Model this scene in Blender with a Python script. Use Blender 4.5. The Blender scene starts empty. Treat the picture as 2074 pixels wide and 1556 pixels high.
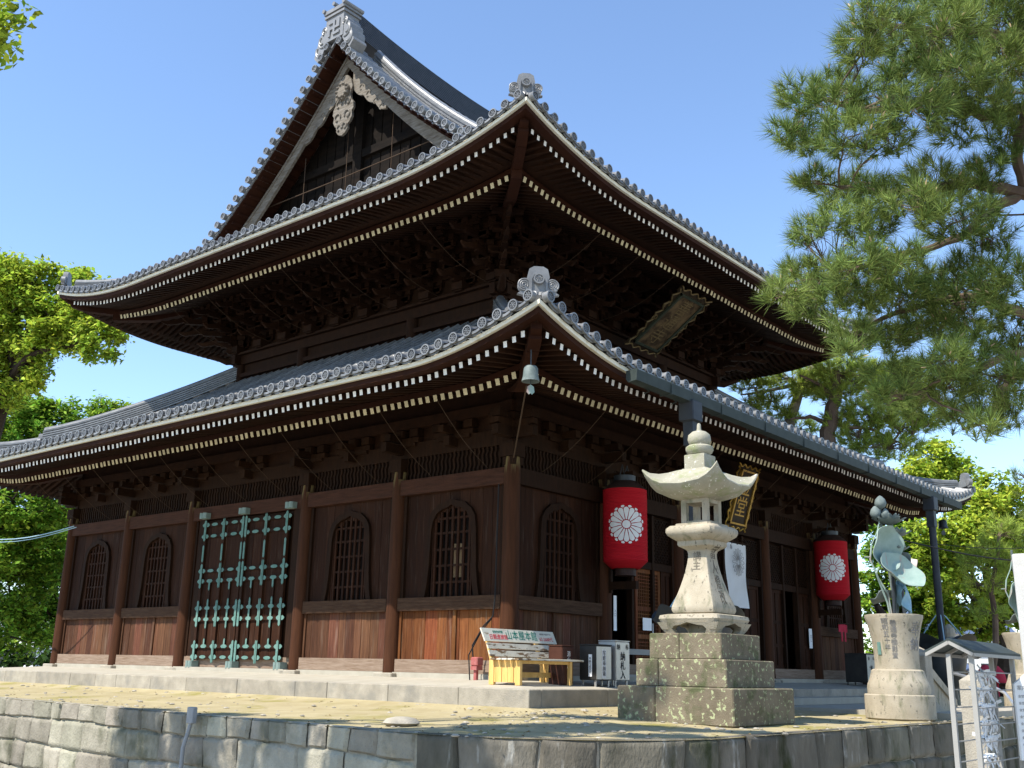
import bpy, math, random
import numpy as np
from mathutils import Vector, Matrix
R = math.radians
rnd = random.Random(7)
rng = np.random.default_rng(7)
sc = bpy.context.scene
col = sc.collection

# ---------------------------------------------------------------- camera
CAM = Vector((-17.2045, -14.3228, 0.1464))
YAW, PIT, ROL, FPX = 0.874414, 0.266625, 0.021036, 2109.26
_f = Vector((math.sin(YAW)*math.cos(PIT), math.cos(YAW)*math.cos(PIT), math.sin(PIT)))
_r0 = Vector((math.cos(YAW), -math.sin(YAW), 0)); _u0 = _r0.cross(_f)
c_, s_ = math.cos(ROL), math.sin(ROL)
CR = c_*_r0 + s_*_u0; CU = -s_*_r0 + c_*_u0; CF = _f
cam = bpy.data.cameras.new('camera'); camo = bpy.data.objects.new('camera', cam); col.objects.link(camo)
camo.matrix_world = Matrix(((CR.x, CU.x, -CF.x, CAM.x), (CR.y, CU.y, -CF.y, CAM.y), (CR.z, CU.z, -CF.z, CAM.z), (0, 0, 0, 1)))
cam.sensor_width = 36; cam.lens = FPX/2074*36; cam.clip_start = .1; cam.clip_end = 2000
sc.camera = camo
def at(px, py, d):
    return CAM + d*(CF + CR*((px-1037)/FPX) - CU*((py-778)/FPX))

# ---------------------------------------------------------------- world, sun, exposure
SUN = Vector((-0.575, 0.165, 0.80)).normalized()
w = bpy.data.worlds.new('World'); sc.world = w; w.use_nodes = True
nt = w.node_tree; bg = nt.nodes['Background']
sky = nt.nodes.new('ShaderNodeTexSky'); sky.sky_type = 'NISHITA'; sky.sun_disc = False
sky.sun_elevation = math.asin(SUN.z); sky.sun_rotation = math.atan2(SUN.x, SUN.y)
sky.air_density = 1.0; sky.dust_density = 0.0; sky.ozone_density = 3.0; sky.altitude = 600
nt.links.new(sky.outputs[0], bg.inputs[0]); bg.inputs[1].default_value = 0.15
sun = bpy.data.lights.new('sun', 'SUN'); sun.energy = 4.2; sun.angle = R(.53); sun.color = (1, .945, .86)
suno = bpy.data.objects.new('sun', sun); col.objects.link(suno)
suno.rotation_euler = SUN.to_track_quat('Z', 'Y').to_euler(); suno.location = (0, 0, 60)
sc.view_settings.view_transform = 'Standard'; sc.view_settings.look = 'None'
sc.view_settings.exposure = 1.03; sc.view_settings.gamma = 1
sc.cycles.max_bounces = 6; sc.cycles.diffuse_bounces = 4; sc.cycles.transparent_max_bounces = 8

# ---------------------------------------------------------------- materials
def mat(name, c1, c2=None, scale=4, detail=8, rough=.85, bump=0, bscale=None, island=0, stretch=(1, 1, 1), metal=0, spec=.1,
        lo=.3, hi=.7, layer=None, layer2=None, trans=0, hue=0, topstain=None):
    """noise-mixed colour + optional patch layers (colour, scale, threshold, softness, stretch) + per-piece value change"""
    m = bpy.data.materials.new(name); m.use_nodes = True
    n = m.node_tree; N = n.nodes; L = n.links
    b = N['Principled BSDF']; b.inputs['Roughness'].default_value = rough; b.inputs['Metallic'].default_value = metal
    b.inputs['Specular IOR Level'].default_value = spec
    tc = N.new('ShaderNodeTexCoord'); mp = N.new('ShaderNodeMapping'); mp.inputs['Scale'].default_value = stretch
    L.new(tc.outputs['Object'], mp.inputs[0])
    nz = N.new('ShaderNodeTexNoise'); nz.inputs['Scale'].default_value = scale; nz.inputs['Detail'].default_value = detail
    nz.inputs['Roughness'].default_value = .62
    L.new(mp.outputs[0], nz.inputs['Vector'])
    cr = N.new('ShaderNodeValToRGB'); cr.color_ramp.elements[0].position = lo; cr.color_ramp.elements[1].position = hi
    cr.color_ramp.elements[0].color = (*c1, 1); cr.color_ramp.elements[1].color = (*(c2 or c1), 1)
    L.new(nz.outputs[0], cr.inputs[0]); out = cr.outputs[0]
    for ly in (layer, layer2):
        if not ly: continue
        lc, ls, th, soft, st = ly
        m2 = N.new('ShaderNodeMapping'); m2.inputs['Scale'].default_value = st; m2.inputs['Location'].default_value = (ls, 3.1, 1.7)
        L.new(tc.outputs['Object'], m2.inputs[0])
        n2 = N.new('ShaderNodeTexNoise'); n2.inputs['Scale'].default_value = ls; n2.inputs['Detail'].default_value = 6; n2.inputs['Roughness'].default_value = .6
        L.new(m2.outputs[0], n2.inputs['Vector'])
        mr = N.new('ShaderNodeMapRange'); mr.inputs[1].default_value = th; mr.inputs[2].default_value = th+soft
        L.new(n2.outputs[0], mr.inputs[0])
        mx = N.new('ShaderNodeMix'); mx.data_type = 'RGBA'; mx.inputs[7].default_value = (*lc, 1)
        L.new(mr.outputs[0], mx.inputs[0]); L.new(out, mx.inputs[6]); out = mx.outputs[2]
    if topstain:
        sx = N.new('ShaderNodeSeparateXYZ'); L.new(tc.outputs['Object'], sx.inputs[0])
        m2 = N.new('ShaderNodeMapping'); m2.inputs['Scale'].default_value = (14, 14, .7); L.new(tc.outputs['Object'], m2.inputs[0])
        n2 = N.new('ShaderNodeTexNoise'); n2.inputs['Scale'].default_value = 1.2; n2.inputs['Detail'].default_value = 5; L.new(m2.outputs[0], n2.inputs['Vector'])
        mr = N.new('ShaderNodeMapRange'); mr.inputs[1].default_value = 3.7; mr.inputs[2].default_value = 4.8; L.new(sx.outputs['Z'], mr.inputs[0])
        ad = N.new('ShaderNodeMath'); ad.operation = 'MULTIPLY_ADD'; ad.inputs[1].default_value = .62; L.new(mr.outputs[0], ad.inputs[0]); L.new(n2.outputs[0], ad.inputs[2])
        m3 = N.new('ShaderNodeMapRange'); m3.inputs[1].default_value = .86; m3.inputs[2].default_value = 1.05; L.new(ad.outputs[0], m3.inputs[0])
        mx = N.new('ShaderNodeMix'); mx.data_type = 'RGBA'; mx.inputs[7].default_value = (*topstain, 1)
        L.new(m3.outputs[0], mx.inputs[0]); L.new(out, mx.inputs[6]); out = mx.outputs[2]
    if island or hue:
        g = N.new('ShaderNodeNewGeometry'); hs = N.new('ShaderNodeHueSaturation')
        mr = N.new('ShaderNodeMapRange'); mr.inputs[3].default_value = 1-island; mr.inputs[4].default_value = 1+island
        L.new(g.outputs['Random Per Island'], mr.inputs[0]); L.new(mr.outputs[0], hs.inputs['Value'])
        if hue:
            wn = N.new('ShaderNodeTexWhiteNoise'); wn.noise_dimensions = '1D'; L.new(g.outputs['Random Per Island'], wn.inputs['W'])
            m3 = N.new('ShaderNodeMapRange'); m3.inputs[3].default_value = .5-hue; m3.inputs[4].default_value = .5+hue
            L.new(wn.outputs[0], m3.inputs[0]); L.new(m3.outputs[0], hs.inputs['Hue'])
        L.new(out, hs.inputs['Color']); out = hs.outputs[0]
    L.new(out, b.inputs['Base Color'])
    if bump:
        bn = N.new('ShaderNodeTexNoise'); bn.inputs['Scale'].default_value = bscale or scale*4; bn.inputs['Detail'].default_value = 6
        L.new(mp.outputs[0], bn.inputs['Vector'])
        bp = N.new('ShaderNodeBump'); bp.inputs['Strength'].default_value = bump; bp.inputs['Distance'].default_value = .02
        L.new(bn.outputs[0], bp.inputs['Height']); L.new(bp.outputs[0], b.inputs['Normal'])
    if trans:
        tr = N.new('ShaderNodeBsdfTranslucent'); L.new(out, tr.inputs[0])
        ms = N.new('ShaderNodeMixShader'); ms.inputs[0].default_value = trans
        L.new(b.outputs[0], ms.inputs[1]); L.new(tr.outputs[0], ms.inputs[2]); L.new(ms.outputs[0], N['Material Output'].inputs[0])
    return m
G = (12, 12, .9)      # vertical grain
MT = {}
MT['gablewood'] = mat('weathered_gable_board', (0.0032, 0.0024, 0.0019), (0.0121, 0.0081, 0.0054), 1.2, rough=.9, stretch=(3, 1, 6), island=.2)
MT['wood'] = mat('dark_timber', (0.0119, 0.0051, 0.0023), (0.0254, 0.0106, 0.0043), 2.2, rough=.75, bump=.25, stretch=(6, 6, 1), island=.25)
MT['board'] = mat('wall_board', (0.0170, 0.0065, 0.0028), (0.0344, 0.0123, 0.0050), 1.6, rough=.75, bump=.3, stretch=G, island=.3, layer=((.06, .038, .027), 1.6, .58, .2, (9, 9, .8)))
MT['redboard'] = mat('reddish_board', (0.0785, 0.0247, 0.0088), (0.1648, 0.0583, 0.0197), 1.6, rough=.72, bump=.35, stretch=G, island=.35, hue=.012, layer=((.22, .135, .085), 1.4, .56, .22, (9, 9, .7)))
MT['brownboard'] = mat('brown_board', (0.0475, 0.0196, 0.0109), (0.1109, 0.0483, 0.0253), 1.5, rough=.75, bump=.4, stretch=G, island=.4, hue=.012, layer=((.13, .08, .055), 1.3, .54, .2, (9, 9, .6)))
MT['beam'] = mat('beam_timber', (0.0327, 0.0137, 0.0080), (0.0695, 0.0284, 0.0161), 1.5, rough=.75, bump=.3, stretch=(1.2, 1.2, 12))
MT['column'] = mat('column_timber', (0.0350, 0.0131, 0.0055), (0.0658, 0.0243, 0.0101), 1.3, rough=.7, bump=.3, stretch=(9, 9, .8), layer=((.028, .011, .007), 1.1, .55, .2, (6, 6, .6)), topstain=(.13, .095, .04))
MT['pale'] = mat('weathered_sill', (0.1680, 0.1120, 0.0760), (0.2880, 0.2160, 0.1600), 2, rough=.85, bump=.4, stretch=(1.2, 1.2, 14))
MT['waist'] = mat('weathered_waist_beam', (0.0382, 0.0182, 0.0104), (0.0816, 0.0456, 0.0259), 2, rough=.8, bump=.4, stretch=(1.2, 1.2, 14))
MT['eave'] = mat('eave_timber', (0.0141, 0.0060, 0.0030), (0.0269, 0.0108, 0.0047), 2.5, rough=.75, stretch=(2, 2, 2), island=.25, bump=.2)
MT['redeave'] = mat('red_eave_board', (0.0207, 0.0066, 0.0032), (0.0349, 0.0116, 0.0053), 1.8, rough=.75, bump=.2)
MT['white'] = mat('white_paint', (0.7030, 0.6935, 0.6555), (0.7980, 0.7885, 0.7600), 9, rough=.8, island=.08, layer=((.35, .30, .24), 9, .68, .08, (1, 1, 1)))
MT['cream'] = mat('cream_paint', (0.5104, 0.4488, 0.2904), (0.6160, 0.5544, 0.3784), 8, rough=.8, island=.12, layer=((.28, .22, .13), 10, .62, .1, (1, 1, 1)))
MT['fascia'] = mat('cream_fascia', (.63, .59, .46), (.72, .68, .56), 3, rough=.8, island=.05, layer=((.45, .40, .28), 3, .58, .15, (1, 1, 1)))
MT['tile'] = mat('silver_roof_tile', (0.1054, 0.1085, 0.1091), (0.1950, 0.1963, 0.1939), 5, rough=.36, bump=.12, spec=.6, island=.24, layer=((.08, .08, .08), 2.6, .6, .15, (1, 1, 1)))
MT['tiledark'] = mat('tile_recess', (0.0480, 0.0504, 0.0552), (0.0912, 0.0936, 0.1008), 20, rough=.55, spec=.4)
MT['ridge'] = mat('dark_ridge_tile', (0.0315, 0.0377, 0.0483), (0.0595, 0.0652, 0.0773), 6, rough=.5, spec=.5, bump=.1, island=.15)
MT['silver'] = mat('pale_ornament_tile', (0.1319, 0.1337, 0.1351), (0.2051, 0.2060, 0.2045), 4, rough=.45, spec=.5, bump=.15)
MT['barge'] = mat('weathered_bargeboard', (0.1003, 0.0815, 0.0610), (0.2308, 0.2076, 0.1754), 1.6, rough=.9, bump=.5, stretch=(8, 1.2, 8), layer=((.10, .07, .05), 1.5, .6, .12, (3, 1, 6)))
MT['granite'] = mat('granite', (0.2462, 0.2205, 0.1740), (0.3776, 0.3384, 0.2692), 3, rough=.9, bump=.5, bscale=45, island=.14, layer=((.20, .19, .165), 1.2, .55, .2, (1, 1, 1)), layer2=((.15, .145, .14), 70, .62, .06, (1, 1, 1)))
MT['wallstone'] = mat('wall_stone', (0.1966, 0.1793, 0.1361), (0.3348, 0.3066, 0.2381), 1.6, rough=.95, bump=.8, bscale=22, island=.26, hue=.018, layer=((.13, .125, .085), 1.1, .52, .16, (1, 1, 1)), layer2=((.16, .155, .145), 60, .6, .06, (1, 1, 1)))
MT['shadestainedstone'] = mat('shade_darkened_stained_stone', (.085, .078, .058), (.17, .155, .12), 1.8, rough=.95, bump=.8, bscale=22, stretch=(1.5, 1.5, .7), island=.28, hue=.015, layer=((.30, .29, .25), 2.2, .60, .12, (2.5, 2.5, .5)), layer2=((.045, .05, .025), 1.4, .54, .14, (1.5, 1.5, .6)))  # streak stains, plus the front wall's shade darkened into the stone colour
MT['lichenstone'] = mat('lichen_stone', (0.1155, 0.0950, 0.0640), (0.2009, 0.1663, 0.1151), 2.2, rough=.95, bump=.5, bscale=40, layer=((.34, .36, .20), 13, .575, .035, (1, 1, 1)), layer2=((.085, .09, .045), 2.5, .53, .12, (1, 1, 1)))
MT['lampstone'] = mat('lantern_stone', (0.2964, 0.2566, 0.1865), (0.4092, 0.3599, 0.2766), 2.4, rough=.9, bump=.4, bscale=50, layer=((.20, .19, .125), 2.6, .54, .14, (2.2, 2.2, .7)), layer2=((.16, .145, .11), 14, .60, .06, (1, 1, .6)))
MT['roofstone'] = mat('mossy_roof_stone', (0.2681, 0.2524, 0.1915), (0.3669, 0.3479, 0.2745), 3, rough=.95, bump=.5, bscale=45, layer=((.24, .26, .14), 3.5, .53, .14, (1, 1, 1)), layer2=((.62, .62, .55), 16, .62, .05, (1, 1, 1)))
MT['engrave'] = mat('engraving', (.10, .085, .065), (.17, .15, .12), 8, rough=1)
MT['sand'] = mat('sand_ground', (0.2930, 0.2407, 0.1298), (0.3907, 0.3314, 0.1981), 1.4, rough=1, bump=.6, bscale=30, layer=((.24, .21, .07), .8, .54, .14, (1, 1, 1)), layer2=((.29, .25, .17), 6, .6, .1, (1, 1, 1)))
MT['earth'] = mat('gravel_earth', (0.2880, 0.2640, 0.2240), (0.3840, 0.3600, 0.3120), 2, rough=1, bump=.6, bscale=40)
MT['paving'] = mat('pale_paving', (0.3230, 0.2945, 0.2346), (0.4037, 0.3711, 0.2992), 2, rough=.9, bump=.2, bscale=60)
MT['copper'] = mat('green_copper', (0.0732, 0.1636, 0.1364), (0.1464, 0.2364, 0.2046), 9, rough=.7, layer=((.10, .19, .16), 8, .62, .1, (1, 1, 1)), island=.18)
MT['coppergrey'] = mat('grey_copper', (.15, .21, .19), (.24, .31, .28), 6, rough=.7)
MT['bronze'] = mat('pale_patina', (0.2025, 0.2906, 0.2531), (0.3150, 0.3952, 0.3488), 3, rough=.6, layer=((.34, .25, .22), 2.0, .58, .1, (3, 3, .5)))
MT['bronzedark'] = mat('dark_patina', (0.0956, 0.1211, 0.1148), (0.1849, 0.2167, 0.2040), 6, rough=.55)
MT['bronzeblue'] = mat('blue_patina', (.15, .29, .38), (.26, .42, .50), 4, rough=.55)
MT['iron'] = mat('dark_iron', (.014, .018, .022), (.035, .042, .048), 3, rough=.45, spec=.5)
MT['gutter'] = mat('copper_gutter', (0.0275, 0.0374, 0.0352), (0.0468, 0.0578, 0.0539), 3, rough=.6)
MT['pipe'] = mat('downpipe', (.032, .036, .042), (.055, .06, .066), 3, rough=.5)
MT['redpaper'] = mat('red_paper', (0.3750, 0.0090, 0.0165), (0.4650, 0.0150, 0.0225), 2, rough=.65, bump=.15, bscale=3, stretch=(.4, .4, 14), spec=.1)
MT['crest'] = mat('crest_white', (.66, .63, .60), (.74, .71, .68), 5, rough=.7)
MT['cap'] = mat('black_lacquer', (.03, .017, .014), (.05, .028, .022), 4, rough=.5)
MT['gold'] = mat('gold_leaf', (0.3000, 0.1740, 0.0300), (0.4080, 0.2520, 0.0540), 9, rough=.4, metal=.45)
MT['lacquer'] = mat('plaque_board', (0.0180, 0.0108, 0.0060), (0.0420, 0.0288, 0.0156), 4, rough=.6)
MT['wornplaque'] = mat('worn_plaque', (.035, .022, .012), (.13, .085, .042), 3.2, rough=.7, lo=.4, hi=.65)
MT['plaquegreen'] = mat('plaque_green', (0.0250, 0.0300, 0.0200), (0.0400, 0.0440, 0.0280), 4, rough=.6)
MT['oldgold'] = mat('faded_gold', (0.1050, 0.0672, 0.0252), (0.1680, 0.1218, 0.0588), 9, rough=.5, metal=.2)
MT['bright'] = mat('yellow_wood', (0.5700, 0.3400, 0.1014), (0.7030, 0.4420, 0.1560), 1.8, rough=.6, stretch=(7, 7, 1), layer=((.42, .24, .06), 2, .6, .15, (2, 2, 2)))
MT['slat'] = mat('peeling_slat', (.48, .44, .35), (.60, .56, .46), 3, rough=.8, layer=((.17, .115, .07), 2.6, .53, .05, (1, 1, 4)), bump=.3)
MT['signboard'] = mat('cream_signboard', (.62, .57, .45), (.70, .66, .54), 3, rough=.7, layer=((.36, .28, .18), 3, .64, .08, (1, 1, 3)))
MT['green_ink'] = mat('green_ink', (.0, .16, .11), rough=.7)
MT['red_ink'] = mat('red_ink', (.55, .02, .03), rough=.7)
MT['black_ink'] = mat('black_ink', (.02, .02, .022), rough=.7)
MT['greyink'] = mat('faded_ink', (.22, .21, .20), rough=.8)
MT['steel'] = mat('box_steel', (.40, .385, .36), (.52, .50, .47), 2, rough=.38, metal=.6, layer=((.55, .42, .40), 1.5, .6, .15, (1, 1, 1)))
MT['boxdark'] = mat('box_dark_side', (.035, .033, .03), (.06, .055, .05), 3, rough=.4, metal=.3)
MT['brownbox'] = mat('brown_box', (.045, .018, .012), (.07, .03, .02), 3, rough=.5)
MT['paper'] = mat('white_paper', (.76, .76, .75), (.82, .82, .81), 4, rough=.8, island=.06)
MT['cloth'] = mat('white_cloth', (.72, .72, .70), (.78, .78, .76), 3, rough=.9, bump=.2, trans=.25)
MT['redcloth'] = mat('red_cloth', (.42, .03, .05), (.5, .05, .08), 4, rough=.8)
MT['hydrant'] = mat('faded_red_paint', (0.2940, 0.0700, 0.0630), (0.3640, 0.1400, 0.1260), 9, rough=.7)
MT['cord'] = mat('net_cord', (0.0560, 0.0350, 0.0227), (0.0770, 0.0525, 0.0350), 9, rough=.9)
MT['wire'] = mat('black_cable', (.02, .02, .02), rough=.6)
MT['bluewire'] = mat('pale_blue_cable', (.30, .45, .52), rough=.5)
MT['bark'] = mat('pine_bark', (.085, .055, .040), (.20, .145, .11), 3, rough=1, bump=.9, bscale=9, stretch=(1, 1, .45))
MT['barkgrey'] = mat('grey_bark', (.17, .145, .12), (.28, .25, .215), 2, rough=1, bump=.7, bscale=8)
MT['barkdark'] = mat('dark_bark', (.030, .022, .017), (.07, .052, .04), 3, rough=1, bump=.6)
MT['needle'] = mat('pine_needles', (0.1005, 0.1609, 0.0371), (0.2095, 0.2586, 0.0617), 1.1, rough=.6, spec=.12, island=.55, hue=.02, trans=.12)
MT['needle_pale'] = mat('pale_pine_needles', (0.2208, 0.3135, 0.0540), (0.4232, 0.4950, 0.0900), .5, rough=.6, spec=.12, island=.4, hue=.02, trans=.3)
MT['leaf'] = mat('spring_leaves', (0.2125, 0.3326, 0.0324), (0.4517, 0.5227, 0.0594), .35, rough=.6, spec=.12, island=.6, hue=.028, trans=.42)
MT['leafmid'] = mat('green_leaves', (0.1080, 0.2352, 0.0240), (0.2700, 0.4077, 0.0420), .4, rough=.6, spec=.12, island=.6, hue=.028, trans=.38)
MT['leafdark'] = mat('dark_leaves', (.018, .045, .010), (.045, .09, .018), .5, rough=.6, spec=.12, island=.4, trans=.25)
MT['bud'] = mat('pine_bud', (.36, .25, .14), (.5, .38, .24), 9, rough=.8)
MT['plaster'] = mat('white_plaster', (.72, .72, .70), (.80, .80, .78), 3, rough=.9)
MT['bluetile'] = mat('blue_roof_tile', (.06, .085, .15), (.12, .16, .25), 4, rough=.5)
MT['earthwall'] = mat('brown_wall', (.12, .085, .06), (.17, .13, .09), 3, rough=.9)
MT['conduit'] = mat('grey_conduit', (0.2400, 0.2400, 0.2360), (0.2880, 0.2880, 0.2800), 5, rough=.6)
MT['steelpipe'] = mat('steel_rail', (.55, .56, .57), rough=.3, metal=.8)
MT['aluminium'] = mat('pale_aluminium', (0.2722, 0.2623, 0.2376), (0.3069, 0.2970, 0.2722), 4, rough=.5)
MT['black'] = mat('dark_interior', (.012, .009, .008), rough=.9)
MT['pinkish'] = mat('faded_horn', (.55, .44, .40), (.62, .5, .45), 4, rough=.6)
MT['whitestone'] = mat('pale_new_granite', (0.4032, 0.3960, 0.3744), (0.4752, 0.4680, 0.4464), 8, rough=.85, bump=.2, bscale=60, layer=((.40, .39, .37), 60, .6, .06, (1, 1, 1)))

# ---------------------------------------------------------------- mesh helpers
class MB:
    def __init__(s): s.V = []; s.F = []; s.I = []
    def add(s, V, F, mi=0):
        o = len(s.V); s.V += [tuple(v) for v in V]; s.F += [tuple(i+o for i in f) for f in F]; s.I += [mi]*len(F)
    def hexa(s, p, mi=0, mi_face=None):
        F = [(0, 3, 2, 1), (4, 5, 6, 7), (0, 1, 5, 4), (1, 2, 6, 5), (2, 3, 7, 6), (3, 0, 4, 7)]
        o = len(s.V); s.V += [tuple(v) for v in p]; s.F += [tuple(i+o for i in f) for f in F]
        s.I += [mi if (mi_face is None or k != mi_face[0]) else mi_face[1] for k in range(6)]
    def box(s, x0, x1, y0, y1, z0, z1, mi=0):
        s.hexa([(x0, y0, z0), (x1, y0, z0), (x1, y1, z0), (x0, y1, z0), (x0, y0, z1), (x1, y0, z1), (x1, y1, z1), (x0, y1, z1)], mi)
    def tbox(s, T, u0, u1, v0, v1, z0, z1, mi=0):
        s.hexa([T(u0, v0, z0), T(u1, v0, z0), T(u1, v1, z0), T(u0, v1, z0), T(u0, v0, z1), T(u1, v0, z1), T(u1, v1, z1), T(u0, v1, z1)], mi)
    def cbox(s, x0, x1, y0, y1, z0, z1, c=.02, mi=0):
        """box with chamfered edges"""
        loops = []
        for z, i in ((z0, c), (z0+c, 0), (z1-c, 0), (z1, c)):
            a, b, e, f = x0+i, x1-i, y0+i, y1-i; k = c
            loops.append([(a+k, e, z), (b-k, e, z), (b, e+k, z), (b, f-k, z), (b-k, f, z), (a+k, f, z), (a, f-k, z), (a, e+k, z)])
        s.loft(loops, mi)
    def loft(s, loops, mi=0, cap=True, closed=True):
        n = len(loops[0]); V = [p for l in loops for p in l]; F = []
        for i in range(len(loops)-1):
            for j in range(n if closed else n-1):
                k = (j+1) % n
                F.append((i*n+j, i*n+k, (i+1)*n+k, (i+1)*n+j))
        if cap and closed:
            F.append(tuple(range(n-1, -1, -1))); F.append(tuple((len(loops)-1)*n+j for j in range(n)))
        s.add(V, F, mi)
    def beam(s, p, q, w_, h, mi=0, up=(0, 0, 1), endmat=None):
        p = Vector(p); q = Vector(q); d = (q-p).normalized(); sd = d.cross(Vector(up))
        sd = sd.normalized() if sd.length > 1e-6 else Vector((1, 0, 0)); u = sd.cross(d).normalized()
        a = sd*w_/2; b = u*h/2
        P = [p-a-b, p+a-b, p+a+b, p-a+b, q-a-b, q+a-b, q+a+b, q-a+b]
        s.hexa(P, mi, (0, endmat) if endmat is not None else None)
    def tube(s, pts, r, n=8, mi=0, cap=True):
        pts = [Vector(p) for p in pts]; rs = r if isinstance(r, (list, tuple)) else [r]*len(pts)
        loops = []; ref = Vector((0, 0, 1))
        d0 = (pts[1]-pts[0]).normalized()
        if abs(d0.dot(ref)) > .95: ref = Vector((1, 0, 0))
        for i, p in enumerate(pts):
            d = (pts[min(i+1, len(pts)-1)]-pts[max(i-1, 0)]).normalized()
            a = d.cross(ref).normalized(); b = a.cross(d).normalized(); ref = b if abs(b.dot(d)) < .9 else ref
            a = d.cross(b).normalized()
            loops.append([p+(a*math.cos(2*math.pi*k/n)+b*math.sin(2*math.pi*k/n))*rs[i] for k in range(n)])
        s.loft(loops, mi, cap)
    def lathe(s, c, prof, n=24, mi=0):
        s.loft([[(c[0]+r*math.cos(2*math.pi*k/n), c[1]+r*math.sin(2*math.pi*k/n), c[2]+z) for k in range(n)] for r, z in prof], mi)
    def square(s, c, prof, mi=0, dip=0, ch=.0, flare=None):
        """stack of square sections (half width, z[, corner lift])"""
        loops = []
        for pr in prof:
            h, z = pr[0], pr[1]; lift = pr[2] if len(pr) > 2 else 0
            k = h*ch; L = []
            for (ax, ay) in ((-1, -1), (1, -1), (1, 1), (-1, 1)):
                L.append((ax, ay))
            ring = []
            for i in range(4):
                a = L[i]; b = L[(i+1) % 4]
                for t in (0, .06, .14, .25, .5, .75, .86, .94):
                    q = ((a[0]+(b[0]-a[0])*t), (a[1]+(b[1]-a[1])*t)); e = abs(t-.5)*2
                    rr = 1-ch*(max(0, e-.8)/.2)**2
                    ring.append((c[0]+q[0]*h*rr, c[1]+q[1]*h*rr, c[2]+z+lift*e**3))
            loops.append(ring)
        s.loft(loops, mi)
    def prism(s, poly, f, d0, d1, mi=0):
        """polygon (a,b) extruded between depths d0,d1; f(a,b,d)->xyz"""
        n = len(poly)
        V = [f(a, b, d0) for a, b in poly]+[f(a, b, d1) for a, b in poly]
        F = [tuple(range(n-1, -1, -1)), tuple(range(n, 2*n))]+[(i, (i+1) % n, n+(i+1) % n, n+i) for i in range(n)]
        s.add(V, F, mi)
    def sweep(s, path, prof, mi=0, side=None):
        """2D profile (a lateral, b up) along path; lateral horizontal"""
        path = [Vector(p) for p in path]; loops = []
        for i, p in enumerate(path):
            d = path[min(i+1, len(path)-1)]-path[max(i-1, 0)]
            sd = Vector(side) if side else Vector((d.y, -d.x, 0)).normalized()
            loops.append([p+sd*a+Vector((0, 0, b)) for a, b in prof])
        s.loft(loops, mi)
    def build(s, name, mats, parent=None, smooth=False, origin=None):
        if not isinstance(mats, (list, tuple)): mats = [mats]
        o = bpy.data.objects.new(name, bpy.data.meshes.new(name)); me = o.data
        og = Vector(origin) if origin else (ORG.get(parent.name, Vector()) if parent else Vector())
        V = np.array(s.V, dtype=float)-np.array(og)
        me.from_pydata(V.tolist(), [], s.F)
        for m in mats: me.materials.append(MT[m] if isinstance(m, str) else m)
        me.polygons.foreach_set('material_index', s.I)
        if smooth:
            me.polygons.foreach_set('use_smooth', [True]*len(s.F))
            try: me.set_sharp_from_angle(angle=R(smooth if smooth is not True else 40))
            except Exception: pass
        me.update(); col.objects.link(o)
        if parent:
            o.parent = parent; ORG[o.name] = og
        else:
            o.location = og; ORG[o.name] = og
        return o
ORG = {}
def tag(o, label=None, cat=None, group=None, kind=None):
    for k, v in (('label', label), ('category', cat), ('group', group), ('kind', kind)):
        if v: o[k] = v
    return o
def thing(name, loc, label, cat, group=None):
    o = bpy.data.objects.new(name, None); col.objects.link(o); o.location = loc; o.empty_display_size = .2
    ORG[o.name] = Vector(loc); return tag(o, label, cat, group)
def npmesh(name, V, F, mats, parent=None, mi=None, smooth=False):
    """V (n,3) F (m,k) numpy"""
    me = bpy.data.meshes.new(name); og = np.array(ORG.get(parent.name, Vector())) if parent else np.zeros(3)
    V = np.asarray(V, dtype=np.float32)-og.astype(np.float32); k = F.shape[1]
    me.vertices.add(len(V)); me.vertices.foreach_set('co', V.ravel())
    me.loops.add(F.size); me.loops.foreach_set('vertex_index', F.astype(np.int32).ravel())
    me.polygons.add(len(F)); me.polygons.foreach_set('loop_start', np.arange(0, F.size, k, dtype=np.int32))
    for m in (mats if isinstance(mats, (list, tuple)) else [mats]): me.materials.append(MT[m])
    if mi is not None: me.polygons.foreach_set('material_index', mi.astype(np.int32))
    me.update(calc_edges=True); me.validate()
    o = bpy.data.objects.new(name, me); col.objects.link(o)
    if parent: o.parent = parent; ORG[o.name] = Vector(og)
    return o
def text(s, name, size, m, parent, f, vertical=False, extrude=.004, ax='CENTER', wx=1.0):
    """lettering mesh; f(a,b,d)->world for right, up, out"""
    cu = bpy.data.curves.new(name, 'FONT'); cu.body = '\n'.join(s) if vertical else s; cu.size = size; cu.align_x = ax; cu.align_y = 'CENTER'
    cu.extrude = extrude; cu.space_line = .98 if vertical else 1.0; cu.resolution_u = 3
    t = bpy.data.objects.new(name, cu); col.objects.link(t)
    bpy.context.view_layer.update()
    me = bpy.data.meshes.new_from_object(t.evaluated_get(bpy.context.evaluated_depsgraph_get()))
    bpy.data.objects.remove(t)
    mb = MB(); V = [f(v.co.x*wx, v.co.y, v.co.z) for v in me.vertices]
    mb.add(V, [tuple(p.vertices) for p in me.polygons]); bpy.data.meshes.remove(me)
    if not mb.V: return None
    return mb.build(name, m, parent)
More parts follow.
